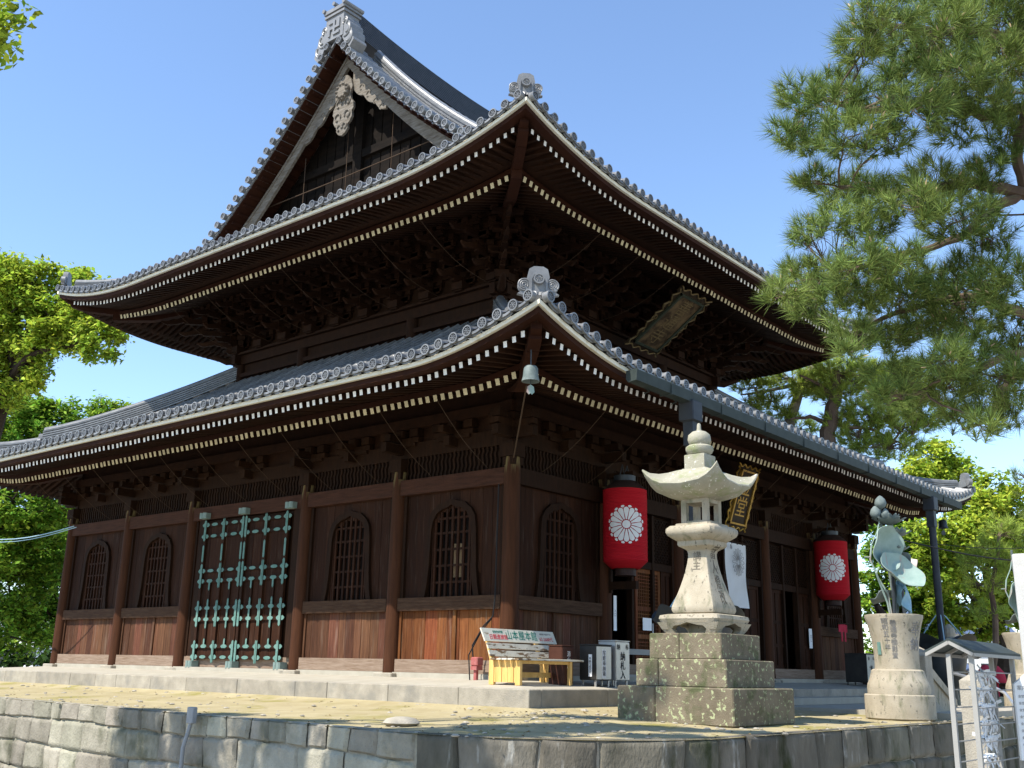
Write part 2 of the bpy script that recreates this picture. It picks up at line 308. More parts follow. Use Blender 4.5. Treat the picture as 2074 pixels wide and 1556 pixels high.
# ---------------------------------------------------------------- ground
WALL = [(-2.0, 75), (-3.4, 45), (-5.6, 16), (-6.02, 9.4), (-6.35, 4.5), (-6.95, -4.2), (-6.72, -5.3), (-6.1, -6.2), (-5.2, -6.9), (-4.4, -7.15), (0.5, -7.22), (5.5, -7.35), (9.5, -7.42), (40, -8.0)]
PLAT = [(-2.3, 75), (-2.3, 45), (-2.3, 16), (-2.3, 9.4), (-2.3, 4.5), (-2.3, -1.4), (-2.3, -1.9), (-2.3, -2.2), (-2.3, -2.4), (-2.2, -2.4), (0.5, -2.4), (5.5, -2.4), (9.5, -2.4), (40, -2.4)]
def resample(pl, n_per):
    out = []
    for i in range(len(pl)-1):
        a, b = Vector(pl[i]), Vector(pl[i+1]); n = max(1, int((b-a).length/n_per)) if False else n_per[i]
        out += [a+(b-a)*k/n for k in range(n)]
    return out+[Vector(pl[-1])]
npr = [4, 6, 10, 8, 14, 6, 4, 4, 4, 14, 14, 8, 10]
WP, PP = resample(WALL, npr), resample(PLAT, npr)
g = MB(); K = 10; n = len(WP); V = []
for i in range(n):
    for k in range(K+1):
        t = k/K; p = WP[i].lerp(PP[i], t)
        z = -.70+.13*t**1.6 + (rnd.uniform(-.012, .012) if 0 < k < K else 0) + (.05*max(0, t-.85)/.15 if k == K else 0)
        V.append((p.x, p.y, z))
g.add(V, [(i*(K+1)+k, (i+1)*(K+1)+k, (i+1)*(K+1)+k+1, i*(K+1)+k+1) for i in range(n-1) for k in range(K)])
tag(g.build('terrace_ground', 'sand', smooth=True), kind='structure')
g = MB(); g.box(-1.9, 90, -2.0, 90, -.62, -.575); tag(g.build('courtyard', 'earth'), kind='structure')
g = MB(); g.add([(-400, -400, -2.4), (500, -400, -2.4), (500, 600, -2.4), (-400, 600, -2.4)], [(0, 1, 2, 3)])
tag(g.build('ground', 'earth'), kind='structure')
g = MB(); g.box(5.9, 13.0, -7.1, -2.62, -.72, -.565); g.box(5.9, 13.0, -3.05, -2.42, -.56, -.40); tag(g.build('paved_path', 'paving'), kind='structure')

# ---------------------------------------------------------------- retaining wall: stones laid along the wall line
def wall_stones():
    mb = MB(); r = random.Random(3)
    L = [0]; P = [Vector(p) for p in WALL]
    for i in range(len(P)-1): L.append(L[-1]+(P[i+1]-P[i]).length)
    def pos(s):
        for i in range(len(P)-1):
            if s <= L[i+1] or i == len(P)-2:
                t = (s-L[i])/(L[i+1]-L[i]); return P[i].lerp(P[i+1], t)
    def frame(s):
        p = pos(s); q = pos(min(s+.12, L[-1])); o = pos(max(s-.12, 0)); d = (q-o).normalized(); return p, Vector((d.y, -d.x))
    def course(k, side, s):
        zs = ((-.685, -1.03, -1.53, -2.0, -2.45), (-.685, -1.30, -1.86, -2.45))[side]
        if k == 0: return zs[0]
        return zs[k]+.022*math.sin(.9*s+k*2.1)+.010*math.sin(2.3*s+k*4.7)+.006*math.sin(6.1*s+k)
    corner = L[5]
    def stone(k, side, s0, s1, sl0, sl1, deep=.30):
        nu, nv = max(5, int((s1-s0)/.045)), 11; g0 = .004
        V = []; bul = r.uniform(.004, .010); ph = r.uniform(0, 9); tilt = r.uniform(-.028, .028)
        for j in range(nv+1):
            for i in range(nu+1):
                b = j/nv; b2 = b
                sa = s0+g0+sl0*(b-.5); sb = s1-g0+sl1*(b-.5); a = i/nu
                s = sa+(sb-sa)*a; zt = course(k, side, s)-(.004 if k else 0); zb = course(k+1, side, s)+.004
                z = zt-(zt-zb)*b
                ea = min(a, 1-a)*(s1-s0); eb = min(b, 1-b)*(zt-zb); ed = min(ea, eb)
                out = bul*min(1, ed/.022)**.6 - (.045 if ed < 1e-6 else 0)+.008*math.sin(7*s+ph)*math.cos(9*z+ph)+r.uniform(-.004, .004)+tilt*(a-.5)*2
                p, nn = frame(max(s, 0)); V.append((p.x+nn.x*out, p.y+nn.y*out, z))
        F = [(j*(nu+1)+i, j*(nu+1)+i+1, (j+1)*(nu+1)+i+1, (j+1)*(nu+1)+i) for j in range(nv) for i in range(nu)]
        if k == 0:
            o = len(V)
            for i in range(nu+1):
                x, y, z = V[i]; p, nn = frame(s0+(s1-s0)*i/nu); V.append((p.x-nn.x*deep, p.y-nn.y*deep, z-.012))
            F += [(i, o+i, o+i+1, i+1) for i in range(nu)]
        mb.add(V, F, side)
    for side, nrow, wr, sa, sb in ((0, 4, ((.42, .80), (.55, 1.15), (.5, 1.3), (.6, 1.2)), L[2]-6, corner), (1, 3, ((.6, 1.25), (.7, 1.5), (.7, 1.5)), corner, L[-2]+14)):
        for k in range(nrow):
            s = sa; sl = 0
            while s < sb-.01:
                e = s+r.uniform(*wr[k])
                if sb-e < .4: e = sb
                sl1 = 0 if e == sb else r.uniform(-.06, .06)
                stone(k, side, s, e, sl, sl1); s, sl = e, sl1
    # dark packing behind the joints
    for i in range(len(P)-1):
        a, b = P[i], P[i+1]; d = (b-a).normalized(); nn = Vector((d.y, -d.x))
        mb.add([(a.x-nn.x*.05, a.y-nn.y*.05, -.72), (b.x-nn.x*.05, b.y-nn.y*.05, -.72), (b.x-nn.x*.05, b.y-nn.y*.05, -2.45), (a.x-nn.x*.05, a.y-nn.y*.05, -1.9)], [(0, 1, 2, 3)])
    o = mb.build('retaining_wall', ['wallstone', 'shadestainedstone'], smooth=50)
    return tag(o, 'low retaining wall of large cut stones below the sandy terrace', 'retaining wall')
wall_stones()

# ---------------------------------------------------------------- stone platform
def platform():
    t = thing('stone_platform', (9.35, 9.35, -.6), 'low granite platform with edge stones carrying the temple hall', 'platform')
    m = MB(); m.add([(-1.95, -2.05, -.215), (20.75, -2.05, -.215), (20.75, 20.75, -.215), (-1.95, 20.75, -.215), (-.3, -.3, -.09), (19, -.3, -.09), (19, 19, -.09), (-.3, 19, -.09)],
                     [(0, 1, 5, 4), (1, 2, 6, 5), (2, 3, 7, 6), (3, 0, 4, 7), (4, 5, 6, 7)])
    m.build('paving', 'paving', t)
    m = MB(); r = random.Random(5)
    def run(f, a, b):
        s = a
        while s < b-.01:
            e = s+r.uniform(1.0, 2.1)
            if b-e < .7: e = b
            f(s+.004, e-.004, r.uniform(-.004, .004)); s = e
    run(lambda a, b, d: m.cbox(-2.3+d, -1.94, a, b, -.62, -.205, .012), -2.4, 20.9)
    run(lambda a, b, d: m.cbox(a, b, -2.4+d, -2.04, -.62, -.205, .012), -1.936, 20.9)
    run(lambda a, b, d: m.cbox(20.75, 21.0, a, b, -.62, -.205, .012), -2.0, 20.9)
    m.build('edge_stone', 'granite', t)
    # rubble at the foot
    m = MB()
    for _ in range(150):
        if rnd.random() < .6: x, y = -2.36-abs(rnd.gauss(0, .10)), rnd.uniform(-2.3, 16)
        else: x, y = rnd.uniform(-2.2, 5), -2.47-abs(rnd.gauss(0, .10))
        q = rnd.uniform(.02, .09); m.lathe((x, y, -.60), [(q*.6, 0), (q, q*.35), (q*.55, q*.75)], 6)
    tag(m.build('rubble', 'granite'), kind='stuff')
platform()
for (x, y, q, lb) in ((-6.0, -3.0, .28, 'flat rounded stone sunk in the sand above the retaining wall'), (-3.2, -3.5, .13, 'small dark rock lying on the sand near the platform')):
    m = MB(); m.lathe((x, y, -.70), [(q*.7, 0), (q, q*.2), (q*.8, q*.4), (q*.35, q*.5)], 12); o = m.build('loose_stone', 'granite', smooth=True); tag(o, lb, 'stone')

m = MB()
for _ in range(900):
    i = rnd.randrange(len(WP)-2); t = rnd.random()**1.3*.97+.01; p = WP[i].lerp(PP[i], t)+Vector((rnd.uniform(-.2, .2), rnd.uniform(-.2, .2)))
    z = -.70+.13*t**1.6; q = rnd.choice((.010, .014, .02, .03, .045)) if rnd.random() < .9 else .06
    m.lathe((p.x, p.y, z-q*.2), [(q*.7, 0), (q*rnd.uniform(.9, 1.1), q*.3), (q*.5, q*.6)], 5)
tag(m.build('gravel', 'granite'), kind='stuff')
m = MB()
for _ in range(700):
    i = rnd.randrange(len(WP)-2); t = min(.97, abs(rnd.gauss(0, .3)) if rnd.random() < .5 else 1-abs(rnd.gauss(0, .12))); t = max(.02, t); p = WP[i].lerp(PP[i], t)+Vector((rnd.uniform(-.15, .15), rnd.uniform(-.15, .15)))
    z = -.70+.13*t**1.6+.012; a = rnd.uniform(0, 6.3); l = rnd.uniform(.02, .045); c, s = math.cos(a)*l, math.sin(a)*l; h = rnd.uniform(0, .02)
    m.add([(p.x-c, p.y-s, z), (p.x+s*.4, p.y-c*.4, z+h), (p.x+c, p.y+s, z+.005), (p.x-s*.4, p.y+c*.4, z+h*.5)], [(0, 1, 2, 3)])
tag(m.build('leaf_litter', mat('dry_leaves', (.10, .06, .025), (.22, .15, .06), 9, rough=.9, island=.4)), kind='stuff')
# ---------------------------------------------------------------- temple hall
S = 18.7; BAY = [0, 3.46, 6.83, 11.87, 15.24, 18.7]; C0, C1 = 3.46, 15.24
SIDES = [lambda u, v, z: (-v, u, z), lambda u, v, z: (u, -v, z), lambda u, v, z: (S+v, u, z), lambda u, v, z: (u, S+v, z)]
hall = thing('temple_hall', (9.35, 9.35, 0), 'large dark timber temple hall with two curved grey tiled roofs', 'temple')
def lift(A, T0, pw, t): return A*max(0, 1-t/T0)**pw
class Roof:
    def __init__(s, e, z0, a, b, A, T0, pw, fade): s.e, s.z0, s.a, s.b, s.A, s.T0, s.pw, s.fade = e, z0, a, b, A, T0, pw, fade
    def z(s, u, q):
        t = min(u+s.e, S+s.e-u); return s.z0+s.a*max(q, -.3)+s.b*q*abs(q)+lift(s.A, s.T0, s.pw, max(t, 0))*max(0, 1-max(q, 0)/s.fade)
LOW = Roof(3.31, 6.02, .30, .031, .66, 3.3, 1.7, 6)
UPP = Roof(1.14, 11.82, .37, .037, .76, 5.0, 2.2, 6)
GX, GW = 1.85, 3.2
def smax(roof, k, u):
    t = min(u+roof.e, S+roof.e-u)
    if roof is LOW: return min(t, 6.7)
    if k in (1, 3): return t if (u < GX or u > S-GX) else 10.49
    return min(t, GW+1.14)
PITCH = .366
def build_roof(roof, k, parent):
    T = SIDES[k]; mb = MB(); e = roof.e; fine = k < 2
    nrow = int(round((S+2*e-.36)/PITCH)); p = (S+2*e-.36)/nrow; us = [-e+.18+i*p for i in range(nrow+1)]
    arc = [math.pi*j/6 for j in range(7)]
    for i, u in enumerate(us):
        sm = smax(roof, k, u); ns = max(2, int(sm/.34)); pts = []; jag = rnd.uniform(-.008, .008)
        loops = []
        for j in range(ns):
            q0 = -.10+(sm+.10)*j/ns; q1 = -.10+(sm+.10)*(j+1)/ns
            for q, r in ((q0, .092), (q1-.005, .080)):
                z = roof.z(u, q)+.075
                loops.append([T(u+r*math.cos(a)+jag, e-q, z+r*1.05*math.sin(a)) for a in arc])
        n = len(loops[0]); V = [x for l in loops for x in l]
        mb.add(V, [(a*n+b, a*n+b+1, (a+1)*n+b+1, (a+1)*n+b) for a in range(len(loops)-1) for b in range(n-1)])
        # end disc
        zc = roof.z(u, -.10)+.085; vc = e+.10; N = 16 if fine else 8
        def ring(r, v): return [T(u+jag+r*math.cos(2*math.pi*a/N), v, zc+r*math.sin(2*math.pi*a/N)) for a in range(N)]
        rl = [ring(.100, vc-.12), ring(.112, vc+.018), ring(.086, vc+.018), ring(.084, vc-.006)]
        mb.loft(rl[:3], 0, cap=False); 
        V = rl[2]+rl[3]; mb.add(V, [(a, (a+1) % N, N+(a+1) % N, N+a) for a in range(N)], 0); mb.add(rl[3], [tuple(range(N))], 1)
        if fine:
            for a in range(8):
                th = a*math.pi/4+.2; cx, cz = .048*math.cos(th), .048*math.sin(th)
                tx, tz = math.cos(th), math.sin(th)
                mb.hexa([T(u+jag+cx+sx*tx*.020-sy*tz*.0075, vc+dv, zc+cz+sx*tz*.020+sy*tx*.0075) for dv in (-.004, .012) for sx, sy in ((-1, -1), (1, -1), (1, 1), (-1, 1))], 0)
            N2 = 8; mb.loft([[T(u+jag+r*math.cos(2*math.pi*a/N2), v, zc+r*math.sin(2*math.pi*a/N2)) for a in range(N2)] for r, v in ((.018, vc-.004), (.016, vc+.012))], 0)
        # pan tiles to the next row
        if i < nrow:
            u1 = us[i+1]; sp = max(.2, min(smax(roof, k, u), smax(roof, k, u1))); nseg = max(2, int(sp/.27)) if fine else 6; L = []
            for j in range(nseg):
                for q, dz in ((-.06+(sp+.06)*j/nseg, .022), (-.06+(sp+.06)*(j+1)/nseg-.004, 0)):
                    L.append([T(u+(u1-u)*f, e-q, roof.z(u+(u1-u)*f, q)+.02+dz+h) for f, h in ((.2, .045), (.5, 0), (.8, .045))])
            V = [x for l in L for x in l]; mb.add(V, [(a*3+b, a*3+b+1, (a+1)*3+b+1, (a+1)*3+b) for a in range(len(L)-1) for b in range(2)])
            for (drop, v0, v1, h) in ((0, e+.055, e+.085, .05), (.035, e+.03, e+.05, .05)):
                seg = []
                for f in (.12, .3, .5, .7, .88):
                    uu = u+(u1-u)*f; sag = -.05*(1-(2*f-1)**2); zz = roof.z(uu, -.05)+.055+sag-drop
                    seg.append([T(uu, v0, zz), T(uu, v1, zz), T(uu, v1, zz-h), T(uu, v0, zz-h)])
                mb.loft(seg, 0)
    return mb.build('tile_surface', ['tile', 'tiledark'], parent, smooth=45)
def eaves(roof, k, parent, spec):
    """fascia, boards, two rows of rafters with painted ends"""
    T = SIDES[k]; e = roof.e; fz, q1, z1, q2, z2, wq, wz, step = spec
    L = lambda u, q: lift(roof.A, roof.T0, roof.pw, max(0, min(u+e, S+e-u)))*max(0, 1-q/roof.fade)
    us = [-e+(S+2*e)*i/96 for i in range(97)]
    def strip(name, q, za, zb, d, m, dark=None):
        mb = MB(); lo = []
        for u in us:
            uu = min(max(u, -e+q), S+e-q); l = L(uu, q); lo.append([T(uu, e-q, za+l), T(uu, e-q, zb+l), T(min(max(u, -e+q+d), S+e-q-d), e-q-d, zb+l), T(min(max(u, -e+q+d), S+e-q-d), e-q-d, za+l)])
        mb.loft(lo, 0); return mb.build(name, m, parent, smooth=30)
    strip('eave_fascia', 0, fz, fz-.085, .10, 'fascia')
    strip('eave_board', .07, fz-.087, fz-.20, .22, 'redeave')
    strip('eave_beam', q2-.02, z2+.075, z2+.20, .14, 'redeave')
    # soffit boards above the rafters
    mb = MB(); Q = [.20, q1, q2, wq+.25]; Z = [fz-.10, z1+.085, z2+.24, wz+.10]; lo = []
    for u in us:
        row = []
        for q, z in zip(Q, Z):
            uu = min(max(u, -e+q), S+e-q); row.append(T(uu, e-q, z+L(uu, q)))
        lo.append(row)
    mb.loft(lo, 0, cap=False, closed=False); mb.build('eave_soffit', 'eave', parent)
    def rafters(name, qa, za, qb, zb, w_, h, m):
        mb = MB(); nr = int((S+2*e-2*qa)/step); a0 = -e+qa
        for i in range(nr+1):
            u = -e+qa+.10+(S+2*e-2*qa-.20)*i/nr; t = min(u+e, S+e-u); qe = min(qb, t)
            if qe-qa < .12: continue
            f = (qe-qa)/(qb-qa); ze = za+(zb-za)*f
            j = rnd.uniform(-.004, .004)
            q0_ = rnd.uniform(-.015, .015)
            mb.beam(T(u+j, e-qa+q0_, za+L(u, qa)+j), T(u+j, e-qe, ze+L(u, qe)), w_, h, 0, endmat=1)
        return mb.build(name, ['eave', m], parent)
    rafters('flying_rafters', q1, z1, q2+.25, z1+(q2+.25-q1)*.20, .088, .115, 'white')
    rafters('base_rafters', q2, z2, wq, wz, .105, .135, 'cream')
def corner_rafter(roof, sx, sy, parent, spec):
    fz, q1, z1, q2, z2, wq, wz, step = spec; e = roof.e; mb = MB()
    def P(q, z): 
        x = -e+q if sx < 0 else S+e-q; y = -e+q if sy < 0 else S+e-q; return Vector((x, y, z+lift(roof.A, roof.T0, roof.pw, q)*max(0, 1-q/roof.fade)))
    pts = [P(.42, z1-.0), P(q1+.4, z1-.03), P(q2+.1, z1+.10)]
    for a, b in zip(pts, pts[1:]): mb.beam(a, b+(b-a)*.03, .24, .30)
    pts = [P(q2-.05, z2-.02), P(q2+.9, z2+.22), P(wq, wz)]
    for a, b in zip(pts, pts[1:]): mb.beam(a, b+(b-a)*.03, .26, .34)
    a = P(.30, z1+.06); b = P(.50, z1+.03); mb.beam(a, b, .20, .22)
    return mb.build('hip_rafter', 'redeave', parent)
def ridge_prof(w, h, n):
    """stacked thin tile layers, then a round cap"""
    R_ = []
    hh = h/n
    for i in range(n): R_ += [(w, i*hh), (w, i*hh+hh*.6), (w-.055, i*hh+hh*.6), (w-.055, (i+1)*hh)]
    capr = w*.62
    R_ += [(capr*math.cos(a), h+capr*math.sin(a)) for a in (0, .5, 1.05, math.pi/2)]
    left = [(-a, b) for a, b in R_[::-1][1:]]
    return R_+left
def oni(mb, c, dir_, sc_=1.0):
    """ridge-end tile: arched body, two spirals, round crest"""
    d = Vector((dir_[0], dir_[1], 0)).normalized(); l = Vector((-d.y, d.x, 0)); c = Vector(c)
    f = lambda a, b, q: tuple(c+l*(a*sc_)+Vector((0, 0, b*sc_))+d*(q*sc_))
    body = [(-.22, -.02), (-.20, .20), (-.24, .32), (-.20, .50), (-.10, .56), (.10, .56), (.20, .50), (.24, .32), (.20, .20), (.22, -.02)]
    mb.prism(body, f, -.14, .05)
    arch = [(-.15, 0), (-.14, .26), (-.09, .36), (.09, .36), (.14, .26), (.15, 0), (.19, 0), (.19, .28), (.12, .42), (-.12, .42), (-.19, .28), (-.19, 0)]
    mb.prism(arch, f, .05, .085)
    for sg in (-1, 1):
        cx, cy = sg*.29, .14
        mb.prism([(cx+.15*math.cos(a), cy+.15*math.sin(a)) for a in np.linspace(0, 2*math.pi, 18)[:-1]], f, -.12, .03)
        for rr in (.128, .083, .04):
            P = [f(cx+rr*math.cos(a)+sg*.015, cy+rr*math.sin(a), .035) for a in np.linspace(-.6, 4.9, 16)]; mb.tube(P, .016*sc_, 5)
        mb.prism([(sg*.17, -.02), (sg*.30, -.10), (sg*.45, -.06), (sg*.33, .02), (sg*.22, .10)], f, -.10, .02)
    N = 18; cy = .25
    mb.loft([[f(r*math.cos(2*math.pi*k/N), cy+r*math.sin(2*math.pi*k/N), q) for k in range(N)] for r, q in ((.115, .0), (.115, .16), (.088, .16), (.086, .14))])
    for a in range(8):
        th = a*math.pi/4; P = [f(r*math.cos(th+(.35 if r > .05 else 0)), cy+r*math.sin(th+(.35 if r > .05 else 0)), .145) for r in (.02, .05, .075)]; mb.tube(P, .010*sc_, 4)
def hip_ridge(roof, sx, sy, parent, smx):
    e = roof.e
    def P(q, dz=0):
        x = -e+q if sx < 0 else S+e-q; y = -e+q if sy < 0 else S+e-q
        return Vector((x, y, roof.z(min(max(-e+q, -e), S+e), q)+.10+dz))
    o = MB()
    qs = np.linspace(.42, 3.0, 10); o.sweep([P(q, .0) for q in qs], ridge_prof(.15, .20, 3))
    qs = np.linspace(2.35, smx, 12); o.sweep([P(q, .02) for q in qs], ridge_prof(.19, .46, 6))
    o.build('hip_ridge', 'tile', parent, smooth=30)
    for q, dz, k_ in ((.16, .05, .86), (2.28, .0, .70)):
        o = MB(); oni(o, P(q, dz), (sx, sy), k_); o.build('ridge_end_tile', 'silver', parent, smooth=35)
SP_LOW = (5.94, .28, 5.66, 1.42, 5.62, 3.5, 6.32, .218)
SP_UPP = (11.74, .34, 11.50, 1.48, 11.40, 4.7, 12.62, .225)
roofs = []
for name, roof, sp, smx in (('lower_roof', LOW, SP_LOW, 6.7), ('upper_roof', UPP, SP_UPP, 4.2)):
    rt = bpy.data.objects.new(name, None); col.objects.link(rt); rt.parent = hall; ORG[rt.name] = ORG[hall.name]; roofs.append(rt)
    for k in range(4): build_roof(roof, k, rt); eaves(roof, k, rt, sp)
    for sx, sy in ((-1, -1), (1, -1), (-1, 1), (1, 1)):
        corner_rafter(roof, sx, sy, rt, sp); hip_ridge(roof, sx, sy, rt, smx)
low_rt, up_rt = roofs
# ---- gable ends, ridge
prof = lambda d: 19.80-1.15*d+.037*d*d
def gable(sgn):
    X = (lambda x: x) if sgn < 0 else (lambda x: S-x)
    D = np.linspace(0, 7.3, 30)
    # wall
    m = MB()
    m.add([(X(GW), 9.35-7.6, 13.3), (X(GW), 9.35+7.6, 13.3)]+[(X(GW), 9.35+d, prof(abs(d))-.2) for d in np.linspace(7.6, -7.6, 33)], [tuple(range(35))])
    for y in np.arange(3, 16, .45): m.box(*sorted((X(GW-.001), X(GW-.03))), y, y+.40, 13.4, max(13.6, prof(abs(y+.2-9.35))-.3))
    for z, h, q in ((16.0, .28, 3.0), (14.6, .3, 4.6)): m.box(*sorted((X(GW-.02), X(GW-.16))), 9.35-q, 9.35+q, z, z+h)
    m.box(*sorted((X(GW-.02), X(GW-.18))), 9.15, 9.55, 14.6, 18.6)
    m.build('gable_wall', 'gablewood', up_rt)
    # net wires
    m = MB()
    for y in (5.2, 7.4, 9.5, 11.6, 13.6): m.tube([(X(2.75), y, 13.4), (X(2.72), y, prof(abs(y-9.35))-.8)], .014, 5)
    m.tube([(X(2.75), 4.3, 15.35), (X(2.74), 9.4, 15.3), (X(2.75), 14.6, 15.35)], .018, 5)
    m.build('gable_net_wire', 'cord', up_rt)
    for half in (-1, 1):
        Y = lambda d: 9.35+half*d
        # white strip + soffit + rafter ends under verge
        def band(xa, xb, ta, tb, mname, part, d0=0, d1=7.2, tail=0):
            mb = MB(); lo = []
            for d in np.linspace(d0, d1, 28):
                z = prof(d); g_ = tail*max(0, (d-2)/5)
                lo.append([(X(xa), Y(d), z+ta), (X(xb), Y(d), z+ta), (X(xb), Y(d), z+tb-g_), (X(xa), Y(d), z+tb-g_)])
            mb.loft(lo); return mb.build(part, mname, up_rt, smooth=30)
        band(1.80, 1.92, -.03, -.10, 'silver', 'verge_fascia')
        band(1.86, 3.2, -.10, -.16, 'redeave', 'verge_soffit')
        band(2.40, 2.50, -.28, -.74, 'barge', 'bargeboard', 0, 7.4, .16)
        band(2.36, 2.44, -.28, -.40, 'barge', 'bargeboard_moulding', 0.02, 7.4, 0)
        mb = MB()
        for d in np.arange(.25, 7, .30): mb.beam((X(1.95), Y(d), prof(d)-.20), (X(3.15), Y(d), prof(d)-.20), .10, .09)
        mb.build('verge_rafters', 'redeave', up_rt)
        # verge tiles: short round tiles with discs facing outwards
        mb = MB(); d = .30
        while d < 6.9:
            z = prof(d)+.10; N = 14
            c = lambda r, x: [(X(x), Y(d)+r*math.cos(2*math.pi*a/N), z+r*math.sin(2*math.pi*a/N)) for a in range(N)]
            mb.loft([c(.115, 2.85), c(.115, 1.72), c(.125, 1.70), c(.125, 1.66), c(.092, 1.66), c(.09, 1.685)], 0)
            for a in range(8):
                th = a*math.pi/4; mb.beam((X(1.68), Y(d)+.03*math.cos(th), z+.03*math.sin(th)), (X(1.68), Y(d)+.066*math.cos(th), z+.066*math.sin(th)), .014, .02, up=(1, 0, 0))
            sl = math.hypot(1, -1.15+.074*d); d2 = d+.40/sl
            mid = (d+d2)/2
            mb.box(*sorted((X(1.80), X(2.7))), min(Y(d), Y(d2)), max(Y(d), Y(d2)), prof(mid)-.03, prof(mid)+.05)
            mb.tube([(X(1.79), Y(mid)-.06, prof(mid)+.02), (X(1.79), Y(mid), prof(mid)-.03), (X(1.79), Y(mid)+.06, prof(mid)+.0)], .025, 6)
            d = d2
        mb.build('verge_tiles', 'tile', up_rt, smooth=40)
        # descending ridge
        mb = MB(); ds = np.linspace(.55, 9.3, 18)
        mb.sweep([(X(3.25), Y(d), prof(d)+.06) for d in ds], ridge_prof(.24, .50, 4), side=(1, 0, 0))
        mb.build('descending_ridge', 'tile', up_rt, smooth=30)
        mb = MB(); oni(mb, (X(3.25), Y(9.35), prof(9.3)+.05), (0, half), .85); mb.build('ridge_end_tile', 'silver', up_rt, smooth=35)
        # fin of the pendant along the board
        mb = MB(); top = []; bot = []
        for i, d in enumerate(np.linspace(.30, 1.95, 26)):
            z = prof(d)-.72; top.append((Y(d), z)); tt = (d-.30)/1.65
            bot.append((Y(d+.0), z-.12-.42*(1-tt)-.12*abs(math.sin(tt*9.5))))
        poly = top+bot[::-1]; mb.prism(poly, lambda a, b, q: (X(q), a, b), 2.39, 2.47)
        for cc in (.75, 1.1, 1.45, 1.75):
            z = prof(cc)-.92; mb.tube([(X(2.385), Y(cc+.09*math.cos(a)), z+.09*math.sin(a)) for a in np.linspace(0, 4.6, 12)], .022, 5)
        mb.build('pendant_fin', 'barge', up_rt)
    # pendant board
    mb = MB(); half_ = [(.0, -1.42), (.16, -1.36), (.27, -1.22), (.25, -1.08), (.36, -1.0), (.45, -.84), (.42, -.66), (.50, -.56), (.47, -.36), (.36, -.22), (.30, .0), (.38, .25), (.30, .5), (.12, .72), (0, .75)]
    poly = [(9.35+a, 17.95+b) for a, b in half_]+[(9.35-a, 17.95+b) for a, b in half_[::-1][1:-1]]
    mb.prism(poly, lambda a, b, q: (X(q), a, b), 2.31, 2.395)
    N = 20; mb.loft([[(X(x), 9.35+r*math.cos(2*math.pi*k/N), 18.08+r*math.sin(2*math.pi*k/N)) for k in range(N)] for r, x in ((.30, 2.32), (.29, 2.21), (.20, 2.18))])
    for a in range(10):
        th = a*math.pi/5; mb.lathe((X(2.19), 9.35+.24*math.cos(th), 18.05+.24*math.sin(th)), [(.05, 0), (.07, .03), (.05, .07)], 6)
    for s2 in (-1, 1):
        for (cy, cz, r) in ((.22, -.72, .13), (.20, -.25, .12), (.12, -1.12, .10)):
            mb.tube([(X(2.29), 9.35+s2*(cy+r*math.cos(a)), 17.95+cz+r*math.sin(a)) for a in np.linspace(-1.5, 3.6, 12)], .028, 5)
    mb.build('gable_pendant', 'barge', up_rt)
    # ridge end block with manji, cornice and fins
    mb = MB(); y0, y1 = 9.35-.43, 9.35+.43
    xa, xb = 1.72, 2.36
    bx = lambda m_, xa, xb, ya, yb, za, zb: m_.box(*sorted((X(xa), X(xb))), ya, yb, za, zb)
    bx(mb, xa, xb, y0, y1, 19.75, 20.62); bx(mb, xa-.05, xb+.05, y0-.05, y1+.05, 20.62, 20.70); bx(mb, xa-.01, xb+.01, y0-.01, y1+.01, 20.70, 20.76); bx(mb, xa-.07, xb+.07, y0-.07, y1+.07, 20.76, 20.84)
    mb.loft([[(X(x), y, 20.84+h) for x, y in ((xa-.07, y0-.10), (xb+.07, y0-.10), (xb+.07, y1+.10), (xa-.07, y1+.10))] for h in (0, .05)]+[[(X(x), y, 20.98) for x, y in ((xa+.05, 9.25), (xb-.05, 9.25), (xb-.05, 9.45), (xa+.05, 9.45))]])
    for y in (y0-.06, 9.35, y1+.06):
        z = 20.91 if y != 9.35 else 21.01; mb.tube([(X(xa-.12), y, z), (X(xb+.1), y, z)], .07, 10)
    # manji in relief on the outer face
    def bar(a0, a1, b0, b1): mb.box(*sorted((X(xa-.045), X(xa))), 9.35+a0, 9.35+a1, 20.16+b0, 20.16+b1)
    q, th = .27, .045; sg = 1
    bar(-th, th, -q, q); bar(-q, -th, -th, th); bar(th, q, -th, th)
    # arms, seen from outside (+y lies to the viewer's left)
    bar(th, q, q-2*th, q); bar(-q, -th, -q, -q+2*th); bar(-q, -q+2*th, th, q); bar(q-2*th, q, -q, -th)
    mb.build('ridge_end_block', 'silver', up_rt)
    for half in (-1, 1):
        mb = MB(); Y = lambda a: 9.35+half*a
        sc2 = [(.40, 20.55), (.58, 20.62), (.70, 20.50), (.72, 20.34), (.84, 20.30), (.92, 20.16), (.90, 19.98), (1.02, 19.92), (1.08, 19.76), (1.06, 19.58), (1.18, 19.48), (1.22, 19.36), (1.10, 19.24), (.95, 19.10), (.60, 19.40), (.40, 19.70)]
        sc2 = [(.40+(a-.40)*.68, 19.5+(b-19.5)*.82) for a, b in sc2]
        mb.prism([(Y(a), b) for a, b in sc2], lambda a, b, q: (X(q), a, b), 1.74, 2.30)
        for (a, b, r, n0, n1) in ((.55, 20.38, .16, -1.0, 3.8), (.55, 20.38, .08, -1, 3.4), (.70, 20.02, .17, -2, 1.2), (.62, 19.98, .30, -1.9, .6), (.84, 19.60, .20, -2.2, .8), (.76, 19.62, .34, -1.9, .4)):
            mb.tube([(X(1.73), Y(.40+(a+r*math.cos(t)-.40)*.68), 19.5+(b+r*math.sin(t)-19.5)*.82) for t in np.linspace(n0, n1, 12)], .030, 6)
        mb.build('ridge_end_fin', 'silver', up_rt, smooth=35)
for sg in (-1, 1): gable(sg)
